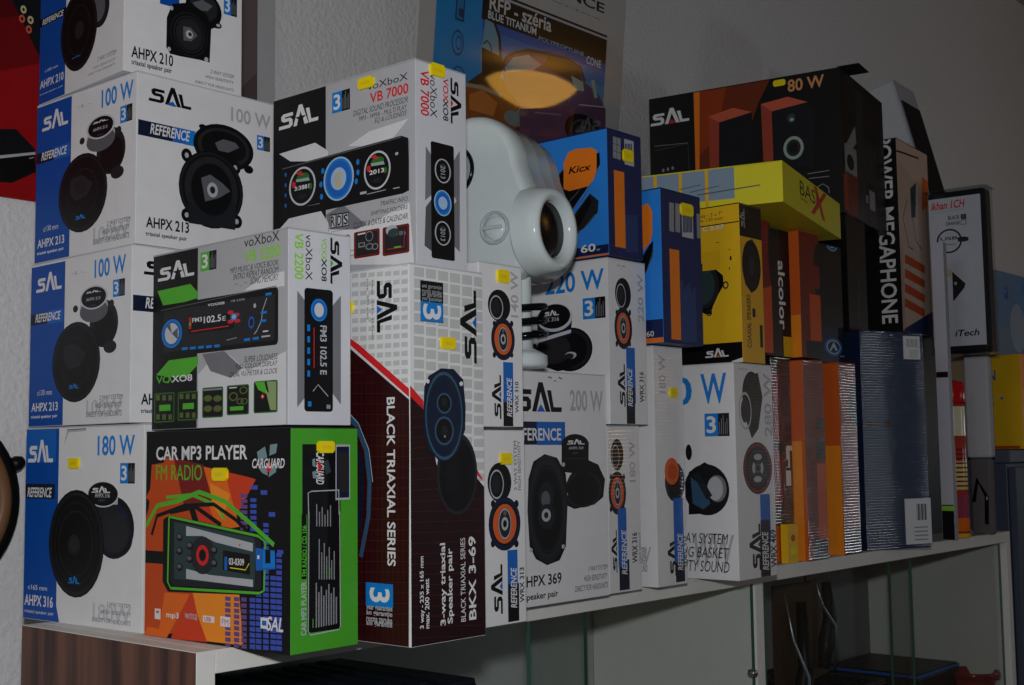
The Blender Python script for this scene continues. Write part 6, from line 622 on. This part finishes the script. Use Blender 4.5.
b_ = MB(); b_.lathe([(0, 0), (.026, 0), (.0275, .003), (.0275, .012), (.021, .016), (.0125, .02), (.0115, .045)], WH, 36, Matrix.Translation((.033, -.008, 0))); b_.lathe([(.0115, .04), (.0115, .100)], WH, 24, Matrix.Translation((.033, -.008, 0))); b_.build('stand', fl)
b_ = MB(); pts = []
for k in range(90):
    a = k * .21; pts.append((.033 + .0235 * math.cos(a) * (1 + .06 * math.sin(k)), -.010 + .0235 * math.sin(a), .0225 + .0105 * k / 22))
b_.tube(pts, .0038, mat('black', 'gloss'), 10); b_.build('power_cord', fl)

# ------------------------------------------------------------------ glowing glass bowl lamp over the shop floor (seen mirrored in the poster)
lp = empty('ceiling_lamp', (4.03, -2.39, 1.43), 0, 'amber glass bowl lamp hanging from the ceiling, mirrored in the glossy poster', 'lamp')
mb = MB(); mb.lathe([(0, -.08), (.05, -.075), (.10, -.052), (.145, -.02), (.168, .006), (.145, .022), (.10, .038), (0, .045)], emit_mat('amber_glass', (1.0, .50, .07), 4.2), 40); gb = mb.build('glass_bowl', lp)
mb = MB(); mb.lathe([(0, -.1), (.012, -.098), (.016, -.086), (.006, -.084)], mat((170, 130, 60), 'metal'), 20); mb.build('finial', lp)
mb = MB(); mb.tube([(0, 0, .045), (0, 0, .295)], .008, mat((170, 130, 60), 'metal')); mb.lathe([(.06, .31), (.05, .295), (0, .29)], mat((170, 130, 60), 'metal'), 24); mb.build('stem', lp)
lp.scale = (1.34, 1.34, 1.34)
light('lamp_glow', 'POINT', (4.03, -2.39, 1.2 + ZC), 1.0, (1.0, .55, .25), .12)

# ------------------------------------------------------------------ things inside the glass case
def device(loc, w_, d_, h_, label, body, face_, cat='car radio', name='car_amplifier', knob=True):
    r = empty(name, loc, 0, label, cat)
    b = MB(); b.box(-w_/2, -d_/2, 0, w_/2, d_/2, h_, mat(body, 'card'), .003, 3)
    for k in range(7): b.box(-w_/2 + w_ * (.1 + .115 * k), -d_/2 + .012, h_ - .0004, -w_/2 + w_ * (.14 + .115 * k), d_/2 - .012, h_ + .003, mat(body, 'card'), .0008)
    b.build('housing', r)
    b = MB(); b.box(-w_/2 + .004, -d_/2 - .004, .004, w_/2 - .004, -d_/2 - .0005, h_ - .005, mat(face_, 'gloss'), .001); fp = b.build('front_plate', r)
    if knob:
        b = MB(); b.lathe([(.011, 0), (.010, .010), (.008, .012), (0, .012)], mat('lg', 'metal'), 20, Matrix.Translation((-w_ * .3, -d_/2 - .004, h_ * .5)) @ Matrix.Rotation(R_(90), 4, 'X')); b.build('knob', fp)
    return r
SH = -.34
device((.275, .155, SH), .22, .22, .262, 'large black amplifier inside the left glass bay, below the tall maroon carton', (22, 28, 40), 'blackb')
device((.105, .13, SH), .09, .18, .285, 'black and red device box inside the glass case at far left', 'blackb', 'red_d')
device((1.32, .17, SH), .20, .2, .115, 'low black device with blue trim inside the right glass bay', 'blackb', 'blackb')
bt = empty('blue_tray', (1.66, .17, SH), 0, 'dark box with bright blue rim inside the right glass bay', 'box')
mb = MB(); mb.box(-.09, -.09, 0, .09, .09, .09, mat('blackb'), .002); mb.build('tray_body', bt)
mb = MB(); mb.box(-.0915, -.0915, .0905, .0915, .0915, .096, mat('blue2'), .002); mb.build('rim', bt)
mb = MB(); mb.box(-.0885, -.0885, .0962, .0885, .0885, .0985, mat('blackb'), .001); mb.build('lid', bt)
mb = MB(); mb.lathe([(0, 0), (.016, 0), (.014, .006), (.0, .009)], mat('lg2', 'metal'), 20, Matrix.Translation((-.05, -.0905, .05)) @ Matrix.Rotation(R_(90), 4, 'X')); mb.build('dial', bt)
rb = empty('red_bowl', (1.77, .06, SH), 0, 'small dull red bowl near the right end inside the glass case', 'bowl')
mb = MB(); mb.lathe([(0, .002), (.026, 0), (.030, .004), (.026, .02), (.038, .06), (.044, .075), (.0465, .076), (.0465, .082), (.043, .082), (.036, .06), (.02, .02), (0, .014)], mat((150, 40, 36), 'gloss'), 36); mb.build('bowl_body', rb)
mb = MB(); mb.lathe([(.0475, .070), (.0485, .074), (.0475, .079)], mat((120, 30, 28), 'gloss'), 36); mb.build('rim', rb)
# blister packs hung up in the right bay
def blister(loc, rz, label, w_, h_, card_, tool):
    r = empty('blister_pack', loc, rz, label, 'package')
    b = MB(); b.box(-w_/2, 0, 0, w_/2, .003, h_, mat(card_), .0008); b.build('backing_card', r)
    b = MB(); b.tube([(-w_*.15, -.012, h_*.10), (-w_*.1, -.016, h_*.35), (w_*.05, -.018, h_*.55), (w_*.02, -.014, h_*.9)], [.010, .014, .012, .008], mat(tool, 'card'), 14); b.build('tool_body', r)
    b = MB(); b.tube([(-w_*.3, -.008, h_*.95), (-w_*.22, -.016, h_*.7), (-w_*.05, -.03, h_*.5), (-w_*.02, -.03, h_*.25), (w_*.1, -.02, h_*.06)], [.0012, .002, .003, .004, .0015], mat((190, 200, 210), 'metal'), 10); b.build('chrome_strip', r)
    return r
blister((1.22, .13, SH), R_(-8), 'brown blister pack with chrome strip, standing in the right glass bay', .10, .285, (74, 56, 42), 'blackb')
blister((1.36, .16, SH + .1165), R_(12), 'tan and dark blister pack standing on the low black device', .13, .175, (92, 70, 54), 'dg')
for k in range(3):
    r = device((1.0, .17, SH + .056 * k), .15, .16, .055, ('dark car radio at the bottom of the small pile in the right bay', 'dark car radio in the middle of the small pile in the right bay', 'dark car radio on top of the small pile in the right bay')[k], 'blackb', 'blackb', 'car radio', 'car_radio')
tr = empty('tan_roll', (1.10, .2, SH), 0, 'tan upright cable roll between the radio pile and the blister packs', 'cable roll')
mb = MB(); mb.lathe([(0, 0), (.03, 0), (.032, .004), (.032, .21), (.03, .214), (.014, .214), (.014, .18), (0, .18)], mat((110, 84, 60), 'matte'), 30); mb.build('roll_body', tr)
for zz in (.05, .16):
    mb = MB(); mb.lathe([(.0325, zz), (.0332, zz + .004), (.0325, zz + .012)], mat('dg', 'card'), 30); mb.build('band', tr)
